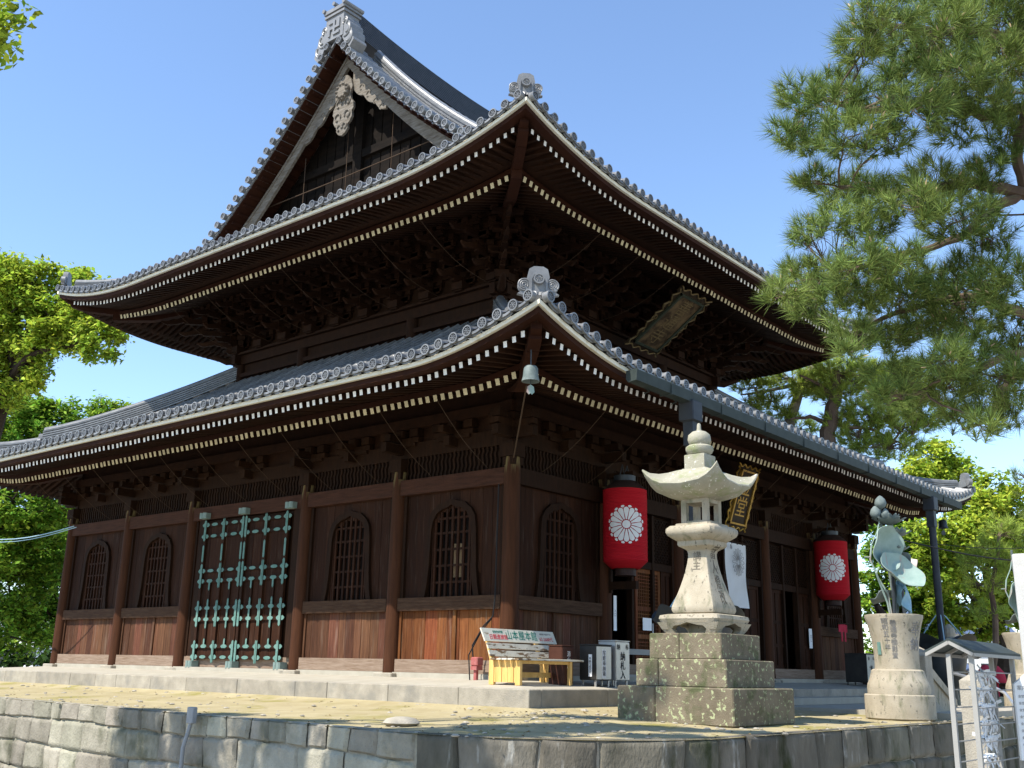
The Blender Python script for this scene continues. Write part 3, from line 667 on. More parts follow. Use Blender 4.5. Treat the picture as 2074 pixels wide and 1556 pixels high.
m = MB(); xs = np.linspace(2.3, S-2.3, 41)
m.sweep([(x, 9.35, 19.62+.62*(abs(x-9.35)/7.0)**2) for x in xs], ridge_prof(.27, .82, 13), side=(0, 1, 0)); m.build('main_ridge', 'ridge', up_rt)

# ---- walls of the lower storey
def part(name, mb, m, parent=hall, smooth=False): return mb.build(name, m, parent, smooth)
m = MB(); m.lathe((0, 0, 0), [(.205, .0), (.205, .12), (.20, .16), (.192, 2.2), (.18, 4.3), (.165, 4.62)], 20)
col0 = m.build('column', 'column', hall, smooth=True, origin=(0, 0, 0)); first = True
m = MB(); m.cbox(-.30, .30, -.30, .30, -.12, .0, .02); base0 = m.build('foundation_stone', 'granite', hall, origin=(0, 0, 0))
for k in range(4):
    for i, u in enumerate(BAY):
        if k in (1, 3) and i in (0, 5): continue
        x, y, z = SIDES[k](u, 0, 0)
        for o0 in (col0, base0):
            o = o0 if first else o0.copy()
            if not first: col.objects.link(o)
            o.parent = hall; o.location = Vector((x, y, 0))-ORG[hall.name]
        first = False
def boards(mb, T, u0, u1, z0, z1, v, wmin=.22, wmax=.38, d=.03):
    u = u0
    while u < u1-.02:
        e = min(u+rnd.uniform(wmin, wmax), u1)
        if u1-e < .12: e = u1
        mb.tbox(T, u+.004, e-.004, v-d, v+rnd.uniform(-.006, .006), z0, z1); u = e
def arch(hw, zt, zb):
    """half outline of a flame-shaped window, bottom to top"""
    H = zt-zb; P = []
    for a, b in ((1.0, 0), (.93, .12), (.87, .30), (.84, .55), (.82, .72), (.76, .83), (.62, .91), (.40, .955), (.18, .97), (0, 1.0)): P.append((hw*a, zb+H*b))
    return P
def window(T, k, uc):
    zb, zt, hw = 1.66, 3.70, .74
    inn = arch(hw, zt, zb); outn = [(a+.15*(1 if i < 7 else .6 if i < 9 else 0)*(1.0), b+(.0 if i < 5 else .06 if i < 7 else .13)) for i, (a, b) in enumerate(inn)]
    loopi = inn+[(-a, b) for a, b in inn[::-1][1:]]; loopo = outn+[(-a, b) for a, b in outn[::-1][1:]]
    m = MB()
    for v0, v1 in ((-.02, .055),):
        n = len(loopi)
        lo = [[T(uc+i[0], v0, i[1]), T(uc+i[0], v1, i[1]), T(uc+o[0], v1, o[1]), T(uc+o[0], v0, o[1])] for i, o in zip(loopi, loopo)]
        m.loft(lo)
    f = part('window_frame', m, 'wood')
    m = MB(); n = 7
    for i in range(n):
        u = -hw*.82+2*hw*.82*(i+.5)/n
        zt2 = zt-.02
        for (a0, b0), (a1, b1) in zip(inn, inn[1:]):
            if a1 <= abs(u) <= a0: zt2 = b0+(b1-b0)*(a0-abs(u))/max(1e-6, a0-a1); break
        m.tbox(T, uc+u-.030, uc+u+.030, -.055, -.005, zb, zt2-.01)
    for z in (1.95, 2.32, 2.68, 3.05, 3.38):
        m.tbox(T, uc-hw*.80, uc+hw*.80, -.045, -.015, z, z+.05)
    for s2 in (-1, 1): m.tbox(T, uc+s2*hw*.80-.02, uc+s2*hw*.80+.02, -.05, -.01, zb, 3.3)
    ob = m.build('window_lattice', 'board', f)
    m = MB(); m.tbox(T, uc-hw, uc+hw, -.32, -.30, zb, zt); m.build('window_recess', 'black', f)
    if k == 0 and uc < 3:
        m = MB(); m.tbox(T, uc-.12, uc+.25, -.27, -.25, 2.1, 2.85); m.build('inner_paper', mat('lit_paper', (.30, .20, .11)), f)
    return inn, outn
def window_wall(T, u0, u1, uc, k):
    """vertical boards around the arched opening"""
    mb = MB(); inn = arch(.80, 3.76, 1.66); u = u0
    while u < u1-.02:
        e = min(u+rnd.uniform(.26, .42), u1)
        if u1-e < .12: e = u1
        mid = (u+e)/2-uc; zb = 1.64
        if abs(mid) < .80:
            for (a0, b0), (a1, b1) in zip(inn, inn[1:]):
                if a1 <= abs(mid) <= a0: zb = b0+(b1-b0)*(a0-abs(mid))/max(1e-6, a0-a1); break
            zb -= .12
        mb.tbox(T, u+.003, e-.003, -.06, rnd.uniform(-.03, -.022), zb, 4.02); u = e
    # fill beside the jambs down the flare
    for s2 in (-1, 1): mb.tbox(T, *(sorted((uc+s2*.70, uc+s2*.90))), -.07, -.035, 1.64, 3.5)
    return mb
for k in range(4):
    T = SIDES[k]
    m = MB(); m.tbox(T, .1, S-.1, -.09, .12, 4.02, 4.38); part('tie_beam', m, 'beam' if k == 0 else 'wood')
    m = MB(); m.tbox(T, -.05, S+.05, -.16, .02, 4.92, 5.28); part('bracket_beam', m, 'wood')
    # wavy frieze bars
    m = MB(); u = .25
    while u < S-.2:
        lo = []
        for j in range(7):
            z = 4.38+.54*j/6; du = .022*math.sin(j*2.1); lo.append([T(u+du-.028, -.03, z), T(u+du+.028, -.03, z), T(u+du+.028, .0, z), T(u+du-.028, .0, z)])
        m.loft(lo); u += .125
    m.tbox(T, 0, S, -.10, -.08, 4.38, 4.95); part('wavy_frieze', m, 'wood')
    m = MB(); m.tbox(T, -.2, S+.2, -.12, .12, 5.62, 5.86); m.tbox(T, 0, S, -.10, -.08, 5.2, 6.6); part('eave_purlin', m, 'eave')
    for i in range(5):
        u0, u1 = BAY[i]+.19, BAY[i+1]-.19; uc = (u0+u1)/2
        door = (i == 2) or (k == 1 and i in (1, 3))
        m = MB(); m.tbox(T, u0, u1, -.13, .10 if not door else .02, .02, .30); part('sill_beam', m, 'pale')
        m = MB(); m.tbox(T, u0-.05, u1+.05, -.3, .13 if not door else .30, -.16, .016); part('footing_stone', m, 'paving')
        if not door:
            m = MB(); m.tbox(T, u0, u1, -.10, .10, 1.36, 1.65); part('waist_beam', m, 'waist')
            m = MB(); boards(m, T, u0+.05, u1-.05, .30, 1.36, -.02); m.tbox(T, u0, u0+.07, -.05, .02, .3, 1.36); m.tbox(T, u1-.07, u1, -.05, .02, .3, 1.36)
            if i in (0, 3): m.tbox(T, uc-.22, uc-.12, -.05, .015, .3, 1.36)
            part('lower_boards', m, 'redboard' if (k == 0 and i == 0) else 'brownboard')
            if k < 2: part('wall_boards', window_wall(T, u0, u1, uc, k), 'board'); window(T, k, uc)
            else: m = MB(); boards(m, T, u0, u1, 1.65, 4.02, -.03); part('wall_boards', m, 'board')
        for ua in (u0, u1-.09): m = MB(); m.tbox(T, ua, ua+.09, -.06, .03, 1.66 if not door else .3, 4.02); part('wall_post', m, 'wood')
    if k >= 2:
        m = MB(); boards(m, T, BAY[2]+.2, BAY[3]-.2, .3, 4.02, -.03); part('wall_boards', m, 'board')
    # brackets over columns (and between): block, boat arm, nose
    for i, u in enumerate(BAY+[ (BAY[j]+BAY[j+1])/2 for j in range(5)]):
        m = MB(); mid = i > 5
        if not mid:
            m.tbox(T, u-.19, u+.19, -.20, .20, 4.60, 4.90); m.tbox(T, u-.15, u+.15, -.16, .16, 4.42, 4.60)
        for hw, z0, z1, v0, v1 in ((.62, 5.28, 5.40, -.09, .09), (.50, 5.20, 5.28, -.08, .08)): m.tbox(T, u-hw, u+hw, v0, v1, z0, z1)
        for d in (-.5, 0, .5): m.tbox(T, u+d-.13, u+d+.13, -.14, .14, 5.42, 5.60)
        m.tbox(T, u-.09, u+.09, 0, .62 if not mid else .3, 5.02, 5.24); m.tbox(T, u-.08, u+.08, .0, .50, 5.30, 5.46)
        part('bracket_set', m, 'wood')
# floor and dark inside of the hall
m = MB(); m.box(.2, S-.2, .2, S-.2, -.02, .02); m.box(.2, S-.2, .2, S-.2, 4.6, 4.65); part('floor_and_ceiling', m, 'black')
# ---- upper storey: core wall and stepped brackets
m = MB(); m.box(C0+.02, C1-.02, C0+.02, C1-.02, 9.0, 12.9); part('core_wall', m, 'wood')
for k in range(4):
    T = SIDES[k]; E = -C0
    m = MB(); m.tbox(T, C0-.35, C1+.35, E-.1, E+.10, 10.10, 10.42); m.tbox(T, C0-.2, C1+.2, E-.1, E+.24, 10.42, 10.50); part('head_beam', m, 'eave')
    m = MB(); m.tbox(T, C0-.2, C1+.2, E, E+.14, 9.62, 9.76); part('foot_beam', m, 'eave')
    for u in BAY[1:5]:
        m = MB(); m.lathe(T(u, E+.02, 0), [(.19, 9.3), (.19, 10.08)], 14); part('upper_column', m, 'eave', smooth=True)
    # continuous wall purlins at each step
    for j, (vo, z) in enumerate(((.0, 11.06), (.48, 11.50), (.96, 11.86), (1.46, 12.06))):
        m = MB(); m.tbox(T, C0-vo-.25, C1+vo+.25, E+vo-.07, E+vo+.07, z, z+(.17 if j < 3 else .26)); part('step_purlin', m, 'eave' if j < 3 else 'redeave')
    m = MB()
    for (va, za, vb, zb) in ((.0, 11.25, .48, 11.62), (.48, 11.66, .96, 11.98), (.96, 12.02, 1.46, 12.28)):
        m.add([T(C0-va, E+va, za), T(C1+va, E+va, za), T(C1+vb, E+vb, zb), T(C0-vb, E+vb, zb)], [(0, 1, 2, 3)])
    part('bracket_soffit', m, 'wood')
def bracket(mb, T2):
    b = lambda *a: mb.tbox(T2, *a)
    b(-.20, .20, -.02, .38, 10.50, 10.72); b(-.15, .15, .02, .33, 10.46, 10.50)
    lv = [(.0, 10.72), (.48, 11.12), (.96, 11.52)]
    for j, (v, z) in enumerate(lv):
        b(-.07, .07, 0, v+.56, z, z+.18)                      # arm running out
        b(-.055, .055, v+.50, v+.70, z+.05, z+.16)
        for hw, zz in ((.42, z), (.34, z-.05)):
            b(-hw, hw, v-.055, v+.075, zz+.02, zz+.18)
        for d in (-.36, 0, .36): b(d-.10, d+.10, v-.09, v+.11, z+.19, z+.34)
        b(-.11, .11, v+.38, v+.60, z+.19, z+.34)
    b(-.42, .42, 1.40, 1.52, 11.72, 11.84)
    for d in (-.36, 0, .36): b(d-.10, d+.10, 1.36, 1.56, 11.86, 12.04)
    # tail rafters: sloping noses that curl up
    for (va, za, vb, zb) in ((.2, 11.20, 1.02, 10.78), (.6, 11.62, 1.50, 11.14), (1.0, 11.98, 1.96, 11.52)):
        P = [(va, za), (va+(vb-va)*.7, zb+.08), (vb, zb), (vb+.16, zb+.06)]
        lo = [[T2(-.06*f, v, z+h*f), T2(.06*f, v, z+h*f), T2(.06*f, v, z-h*f), T2(-.06*f, v, z-h*f)] for (v, z), f, h in zip(P, (1, 1, .9, .45), (.09, .085, .075, .06))]
        mb.loft(lo)
NB = 9
for k in range(4):
    protoB = None
    for i in range(NB+1):
        u = C0+(C1-C0)*i/NB
        if i in (0, NB):
            continue
        x, y, _ = SIDES[k](u, -C0, 0)
        if protoB is None:
            m = MB(); bracket(m, lambda a, v, z: tuple(Vector(SIDES[k](u+a, -C0+v, z)))); protoB = m.build('bracket_set', 'eave', hall, origin=(x, y, 0)); o = protoB
        else: o = protoB.copy(); col.objects.link(o)
        o.parent = hall; o.location = Vector((x, y, 0))-ORG[hall.name]
for sx, sy in ((-1, -1), (1, -1), (-1, 1), (1, 1)):
    c = Vector((C0 if sx < 0 else C1, C0 if sy < 0 else C1, 0)); d = Vector((sx, sy, 0)).normalized(); l = Vector((-d.y, d.x, 0))
    m = MB(); bracket(m, lambda a, v, z: tuple(c+l*a+d*(v*1.35)+Vector((0, 0, z))))
    for dx, dy in ((sx, 0), (0, sy)):
        dd = Vector((dx, dy, 0)); ll = Vector((-dy, dx, 0)); bracket(m, lambda a, v, z: tuple(c+ll*a+dd*v+Vector((0, 0, z))))
    # curled tie-beam nose
    m.tube([c+d*.1+Vector((0, 0, 10.26)), c+d*.5+Vector((0, 0, 10.22)), c+d*.85+Vector((0, 0, 10.34)), c+d*1.05+Vector((0, 0, 10.38))], [.13, .12, .09, .05], 8)
    part('corner_bracket_set', m, 'eave')
# ---- green-fitted double door on the side
def side_door():
    T = SIDES[0]; st = [11.10, 10.20, 9.25, 8.32, 7.40]; rails = [3.86, 3.54, 2.58, 2.30, 1.57, 1.27, .56, .28]
    for (ua, ub) in ((7.40, 9.23), (9.27, 11.10)):
        m = MB(); um = (ua+ub)/2
        boards(m, T, ua+.04, ub-.04, .24, 3.93, .085, .28, .45, .03)
        for u in (ua+.05, um, ub-.05): m.tbox(T, u-.05, u+.05, .08, .15, .20, 3.96)
        for z in rails: m.tbox(T, ua, ub, .08, .13, z-.05, z+.05)
        for u in ((ua+um)/2, (um+ub)/2): m.tbox(T, u-.035, u+.035, .08, .125, .56, 2.30)
        leaf = part('door_leaf', m, 'board')
        def fit(kind, u, z, s=1):
            q = MB(); v = .153
            def pl(poly, v0=v, v1=v+.012): q.prism(poly, lambda a, b, w_: T(u+a, w_, z+b), v0, v1)
            if kind == 'cross':
                pl([(-.042, -.17), (0, -.22), (.042, -.17), (.042, .17), (0, .22), (-.042, .17)])
                for s2 in (-1, 1): pl([(s2*.042, -.045), (s2*.10, -.06), (s2*.15, -.035), (s2*.175, 0), (s2*.15, .035), (s2*.10, .06), (s2*.042, .045)], v-.02, v+.004)
            elif kind == 'oval': pl([(.14*math.cos(a), .045*math.sin(a)) for a in np.linspace(0, 2*math.pi, 13)[:-1]], v-.022, v-.010)
            elif kind == 'tee':
                pl([(-.14, 0), (-.08, .045), (.08, .045), (.14, 0), (.08, -.04), (.03, -.05), (.03, -.22), (0, -.26), (-.03, -.22), (-.03, -.05), (-.08, -.04)], v-.022, v-.010)
            elif kind == 'teeup':
                pl([(-.14, 0), (-.08, -.045), (.08, -.045), (.14, 0), (.08, .04), (.03, .05), (.03, .17), (0, .21), (-.03, .17), (-.03, .05), (-.08, .04)], v-.022, v-.010)
            elif kind == 'link': pl([(-.035, -.20), (0, -.24), (.035, -.20), (.035, .20), (0, .24), (-.035, .20)])
            q.build('copper_fitting', 'copper', leaf)
        for u in (ua+.05, um, ub-.05):
            for z in (3.70, 2.44, 1.42, .42):
                q = MB(); h = {3.70: .30, 2.44: .34, 1.42: .36, .42: .30}[z]
                for sgn in ((-1, 1) if u == um else (0,)):
                    a0 = sgn*.026; w_ = .018 if sgn else .042
                    q.prism([(-w_, -h+.04), (0, -h), (w_, -h+.04), (w_, h-.04), (0, h), (-w_, h-.04)], lambda a, b, d: T(u+a0+a, d, z+b), .150, .164)
                dz = {3.70: .16, 2.44: .14, 1.42: .15, .42: .14}[z]
                for zz in (z-dz, z+dz):
                    for s2 in (-1, 1):
                        q.prism([(s2*.03, -.045), (s2*.09, -.06), (s2*.14, -.03), (s2*.165, 0), (s2*.14, .03), (s2*.09, .06), (s2*.03, .045)], lambda a, b, d: T(u+a, d, zz+b), .128, .142)
                q.build('copper_fitting', 'copper', leaf)
            fit('link', u, 3.06)
        for u in ((ua+um)/2, (um+ub)/2):
            for z in (3.86, 3.54, 2.58, .28): fit('oval', u, z)
            fit('tee', u, 2.30); fit('teeup', u, .56)
            q = MB(); q.prism([(-.03, -.36), (0, -.40), (.03, -.36), (.03, .36), (0, .40), (-.03, .36)], lambda a, b, d: T(u+a, d, 1.42+b), .125, .140)
            for zz in (1.27, 1.57): q.prism([(-.12, 0), (-.07, -.045), (.07, -.045), (.12, 0), (.07, .045), (-.07, .045)], lambda a, b, d: T(u+a, d, zz+b), .126, .143)
            q.build('copper_fitting', 'copper', leaf)
    for u in (7.27, 9.25, 11.05):
        for z0, z1, w_ in ((4.03, 4.19, .30), (.0, .18, .26)):
            m = MB()
            pts = [(u-w_/2+w_*i/8, .17+.10+.05*abs(math.sin(i*math.pi/4))) for i in range(9)]
            lo = [[T(a, .05, z) for a, b in pts[:1]]+[T(a, b, z) for a, b in pts]+[T(pts[-1][0], .05, z)] for z in (z0, z1)]
            m.loft(lo); part('door_pivot_block', m, 'coppergrey')
    m = MB()
    for u in (7.12, 11.28): m.tbox(T, u-.12, u+.12, -.08, .10, .3, 4.02)
    m.tbox(T, 7.0, 11.4, -.2, .0, .3, 4.0); part('door_frame', m, 'wood')
    m = MB(); m.tbox(T, BAY[2]+.2, 7.05, -.05, .0, .3, 4.02); m.tbox(T, 11.4, BAY[3]-.2, -.05, .0, .3, 4.02); part('wall_boards', m, 'board')
side_door()
# ---- front doors
T = SIDES[1]
def lattice(mb, u0, u1, z0, z1, v, st=.085, w_=.02):
    a = u0
    while a < u1: mb.tbox(T, a, a+w_, v-.02, v, z0, z1); a += st
    z = z0
    while z < z1: mb.tbox(T, u0, u1, v-.018, v+.002, z, z+w_); z += st
def diamond(mb, u0, u1, z0, z1, v, st=.14):
    W_, H_ = u1-u0, z1-z0
    for sg in (-1, 1):
        c = -H_
        while c < W_+H_:
            pts = []
            for t in (0, 1):
                z = H_*t; a = c+z if sg > 0 else c+H_-z
                pts.append((a, z))
            (a0, b0), (a1, b1) = pts
            f = lambda a: b0+(b1-b0)*(a-a0)/(a1-a0)
            lo_, hi_ = max(0, min(a0, a1)), min(W_, max(a0, a1))
            if hi_-lo_ > .03: mb.beam(T(u0+lo_, v, z0+f(lo_)), T(u0+hi_, v, z0+f(hi_)), .02, .03)
            c += st
def panel_door(u0, u1, z0, z1, v, kind):
    m = MB()
    for a in (u0, u1-.10): m.tbox(T, a, a+.10, v-.05, v, z0, z1)
    for z in (z0, z0+.62, z0+1.30, z1-.10): m.tbox(T, u0+.10, u1-.10, v-.045, v-.004, z, z+.10)
    if kind == 'lattice':
        lattice(m, u0+.10, u1-.10, z0+.10, z1-.10, v-.015)
        m.tbox(T, u0+.1, u1-.1, v-.06, v-.05, z0, z1)
    else:
        m.tbox(T, u0+.1, u1-.1, v-.04, v-.025, z0, z1); m.tbox(T, (u0+u1)/2-.04, (u0+u1)/2+.04, v-.045, v-.005, z0, z1)
    return part('door_leaf', m, 'redboard' if kind == 'lattice' else 'board')
for i in (1, 2, 3):
    u0, u1 = BAY[i]+.2, BAY[i+1]-.2
    m = MB(); m.tbox(T, u0, u1, -.12, .02, 2.62, 2.80); diamond(m, u0+.1, u1-.1, 2.85, 3.95, -.05); m.tbox(T, u0, u1, -.14, -.12, 2.7, 4.02); part('transom', m, 'wood')
    m = MB(); n = 4 if i == 2 else 3
    for j in range(n+1): a = u0+(u1-u0-.1)*j/n; m.tbox(T, a, a+.1, -.12, .04, .3, 4.0)
    part('door_frame', m, 'wood')
w1 = (BAY[2]-BAY[1]-.4)/3
panel_door(BAY[1]+.2+1.22, BAY[1]+.2+1.22+1.15, .3, 2.62, -.03, 'lattice'); panel_door(BAY[2]-.2-.55, BAY[2]-.2, .3, 2.62, -.03, 'plain')
for j in range(4): panel_door(BAY[2]+.25+1.12*j, BAY[2]+.25+1.12*j+1.06, .3, 2.62, -.04, 'plain')
panel_door(BAY[3]+.25, BAY[3]+1.3, .3, 2.62, -.04, 'plain'); panel_door(BAY[4]-1.0, BAY[4]-.22, .3, 2.62, -.04, 'plain')
# lantern arms on the front columns
for u in (BAY[1], BAY[4]):
    m = MB(); m.tbox(T, u-.06, u+.06, .15, .95, 1.98, 2.16); m.tbox(T, u-.05, u+.05, .15, .24, 1.9, 4.0); m.tbox(T, u-.06, u+.06, .15, .9, 4.62, 4.74); part('lantern_arm', m, 'wood')
# gutter and downpipes on the front eave
m = MB(); lo = []
for x in (-.68, 19.3):
    lo.append([(x, -3.42, 5.83), (x, -3.66, 5.85), (x, -3.68, 5.83), (x, -3.66, 5.62), (x, -3.46, 5.60), (x, -3.42, 5.66)])
m.loft(lo)
for x in np.arange(.6, 19.2, 2.1): m.box(x-.012, x+.012, -3.69, -3.40, 5.59, 5.86)
for x in np.arange(.0, 19.2, 1.05): m.tube([(x, -3.44, 5.62), (x, -3.52, 5.55), (x, -3.40, 5.52)], .012, 5)
gut = part('rain_gutter', m, 'gutter')
for x in (1.58, 16.46):
    m = MB(); m.cbox(x-.20, x+.20, -3.72, -3.36, 5.22, 5.66, .02); m.cbox(x-.13, x+.13, -3.66, -3.42, 4.70, 5.24, .01)
    m.tube([(x, -3.54, 4.9), (x+.05, -3.54, .9)], .115, 10); m.tube([(x+.03, -3.54, 2.75), (x+.03, -3.54, 2.80)], .125, 10)
    part('downpipe', m, 'pipe', smooth=True)
# ---------------------------------------------------------------- net cords under the eaves
def net(name, T, us, va, za, vb, zb, sag, label):
    t = thing(name, T((us[0]+us[-1])/2, va, za), label, 'bird net')
    for u in us:
        m = MB(); P = []
        for i in range(9):
            f = i/8; P.append(T(u+.1*f, va+(vb-va)*f, za+(zb-za)*f-sag*math.sin(math.pi*f)*(1 if vb < va else 1)))
        m.tube(P, .0065, 4); m.build('net_cord', 'cord', t)
net('bird_net', SIDES[0], np.arange(.5, 18.6, 1.74), 1.92, 5.55, .12, 4.40, .10, 'thin net cords under the lower eave above the green-fitted door')
net('bird_net', SIDES[1], np.arange(.8, 18.6, 1.74), 1.92, 5.55, .12, 4.40, .10, 'thin net cords under the lower eave behind the red lanterns')
net('bird_net', SIDES[0], np.arange(3.6, 15.3, 1.9), -.36, 11.34, -3.2, 10.5, .22, 'thin net cords below the brackets of the upper eave on the gabled side')
net('bird_net', SIDES[1], np.arange(3.9, 15.3, 1.9), -.36, 11.34, -3.2, 10.5, .22, 'thin net cords beside the tilted plaque under the upper eave')
m = MB(); m.tube([(-1.9, -1.9, 5.5), (-.18, -.18, 4.55)], .016, 6); tag(m.build('corner_rope', 'cord'), 'single taut rope from the corner rafter down to the corner column', 'rope')

# ---------------------------------------------------------------- plaques
def plaque(name, c_top, c_bot, wdt, label, chars, size, big):
    a, b = Vector(c_top), Vector(c_bot); up = (a-b).normalized(); H = (a-b).length; rt = Vector((1, 0, 0)); nn = rt.cross(up).normalized(); c = (a+b)/2
    t = thing(name, c, label, 'plaque'); f = lambda x, y, d: tuple(c+rt*x+up*y+nn*d)
    W2, H2 = wdt/2, H/2
    m = MB(); m.prism([(-W2*.66, -H2*.86), (W2*.66, -H2*.86), (W2*.66, H2*.86), (-W2*.66, H2*.86)], f, -.05, .03); m.build('board', 'wornplaque' if big else 'lacquer', t)
    m = MB()
    for s2 in (-1, 1):
        m.prism([(s2*W2*.66, -H2*.86), (s2*W2*.76, -H2*.92), (s2*W2*.76, H2*.92), (s2*W2*.66, H2*.86)], f, -.04, .07)
        m.prism([(-W2*.76, s2*H2*.86), (W2*.76, s2*H2*.86), (W2*.76, s2*H2*.92), (-W2*.76, s2*H2*.92)], f, -.04, .07)
    m.build('inner_frame', 'plaquegreen' if big else 'gold', t)
    # scrolling outer wings with gold edge
    m = MB(); g_ = MB()
    for s2 in (-1, 1):
        edge = []
        for i in range(25):
            y = -H2+2*H2*i/24; x = W2*(.90+.12*math.sin(i*.79*2)*(.5+.5*i/24)+.05*(i/24)); edge.append((s2*x, y))
        m.prism([(s2*W2*.74, -H2)]+edge+[(s2*W2*.74, H2)], f, -.06, -.01)
        g_.tube([f(x, y, 0) for x, y in edge], .024, 5)
        for yy in (-.55, -.05, .45):
            g_.tube([f(s2*(W2*.87+.10*math.cos(q)*W2), H2*yy+.13*W2*math.sin(q), .0) for q in np.linspace(-1.2, 3.3, 10)], .022, 5)
    for yy, sg in ((H2, 1), (-H2, -1)):
        edge = [(W2*1.0*(-1+2*i/20), yy+sg*.05*H2*(1+math.cos(i*math.pi*.4))) for i in range(21)]
        m.prism([(-W2*1.0, yy-sg*H2*.10)]+edge+[(W2*1.0, yy-sg*H2*.10)], f, -.06, -.01); g_.tube([f(x, y, .0) for x, y in edge], .026, 5)
    m.build('outer_frame', 'lacquer', t); g_.build('gilt_edge', 'oldgold' if big else 'gold', t)
    text(list(chars), 'lettering', size, 'oldgold' if big else 'gold', t, lambda x, y, d: f(x, y, .034+d), vertical=True)
    return t
plaque('name_plaque', (9.35, .66, 11.22), (9.35, 2.55, 9.92), 1.75, 'large faded plaque with gilt scroll edge tilted under the upper eave', '善通寺', .62, True)
plaque('name_plaque', (9.35, -.93, 5.72), (9.35, -.42, 4.12), 1.25, 'black and gold plaque hanging above the entrance behind the stone lantern', '金堂', .62, False)

# ---------------------------------------------------------------- red paper lanterns
def red_lantern(x, label):
    y, z0, z1, r = -.65, 2.50, 4.28, .525
    t = thing('paper_lantern', (x, y, 2.2), label, 'lantern', 'red paper lanterns hanging at the front')
    m = MB(); P = []; N = 46
    P.append((r*.62, z0-.10+.0))
    for i in range(N*2+1):
        z = z0+.12+(z1-z0-.12)*i/(N*2); P.append((r-(.013 if i % 2 else 0), z))
    m.lathe((x, y, 0), [(.33, z0-.06)]+P[1:], 40); m.build('paper_body', 'redpaper', t, smooth=60)
    m = MB(); m.lathe((x, y, 0), [(r*.99, z1), (r*.93, z1+.05), (.30, z1+.21), (.28, z1+.22)], 32); m.build('shoulder', 'cap', t, smooth=50)
    m = MB(); m.lathe((x, y, 0), [(.265, z1+.20), (.265, z1+.35), (.25, z1+.35), (.24, z1+.28)], 28); m.build('top_cap', 'iron', t)
    m = MB(); m.lathe((x, y, 0), [(.23, z0-.22), (.25, z0-.22), (.25, z0-.03), (.30, z0-.06)], 28); m.build('bottom_cap', 'cap', t)
    m = MB(); m.tube([(x-.2, y, z1+.35), (x-.1, y, z1+.62), (x+.0, y, 4.66)], .014, 5); m.tube([(x+.2, y, z1+.35), (x+.1, y, z1+.62), (x, y, 4.66)], .014, 5); m.build('hanging_loop', 'iron', t)
    d = CAM-Vector((x, y, 0)); th0 = math.atan2(d.y, d.x)+.06; zc = 3.42
    def f(a, b, q): th = th0+a/r; return (x+(r+q)*math.cos(th), y+(r+q)*math.sin(th), zc+b)
    m = MB()
    def strip(ang, rad, q):
        lo = []
        for rr, w_ in rad:
            row = []
            for k in (-1, 0, 1): row.append(f(rr*math.cos(ang)-k*w_*math.sin(ang), rr*math.sin(ang)+k*w_*math.cos(ang), q))
            lo.append(row)
        m.loft(lo, cap=False, closed=False)
    for i in range(16):
        a = 2*math.pi*i/16
        strip(a, [(.115, .014), (.20, .030), (.29, .052), (.345, .061), (.375, .054), (.395, .032), (.403, .010)], .010)
        b = a+math.pi/16
        strip(b, [(.392, .008), (.412, .036), (.43, .043), (.445, .028), (.45, .008)], .010)
    N = 24
    rows = [[f(rr*math.cos(2*math.pi*k/N), rr*math.sin(2*math.pi*k/N), .010) for k in range(N)] for rr in (.002, .095)]
    m.loft(rows, cap=False); m.build('chrysanthemum_crest', 'crest', t)
red_lantern(3.42, 'red paper lantern with white crest between the corner window and stone lantern')
red_lantern(15.32, 'farther red paper lantern with white crest, near the bronze lotus')

# ---------------------------------------------------------------- wind bells
def bell(x, y, z, label):
    t = thing('wind_bell', (x, y, z), label, 'bell', 'wind bells at the eave corners')
    m = MB(); m.lathe((x, y, z), [(.04, .31), (.11, .29), (.135, .25), (.145, .10), (.17, 0), (.155, 0), (.13, .1), (.10, .24)], 16); m.build('bell_body', 'bronzedark' if x < 0 else 'iron', t, smooth=50)
    m = MB(); m.tube([(x, y, z+.3), (x, y, z+.62)], .012, 5); m.tube([(x, y, z+.2), (x, y, z-.08)], .008, 4); m.build('hanger', 'iron', t)
    m = MB(); f = lambda a, b, q: (x+a*.7+q*.7, y+a*-.7+q*.7, z+b)
    m.prism([(0, -.06), (.06, -.10), (.075, -.2), (.03, -.25), (0, -.22), (-.03, -.25), (-.075, -.2), (-.06, -.10)], f, -.008, .008); m.build('clapper_plate', 'bronze' if x < 0 else 'iron', t)
bell(-2.72, -2.66, 5.28, 'grey green bronze bell hanging under the near eave corner')
bell(21.2, -2.4, 5.28, 'dark bronze bell hanging from the far eave corner against trees')

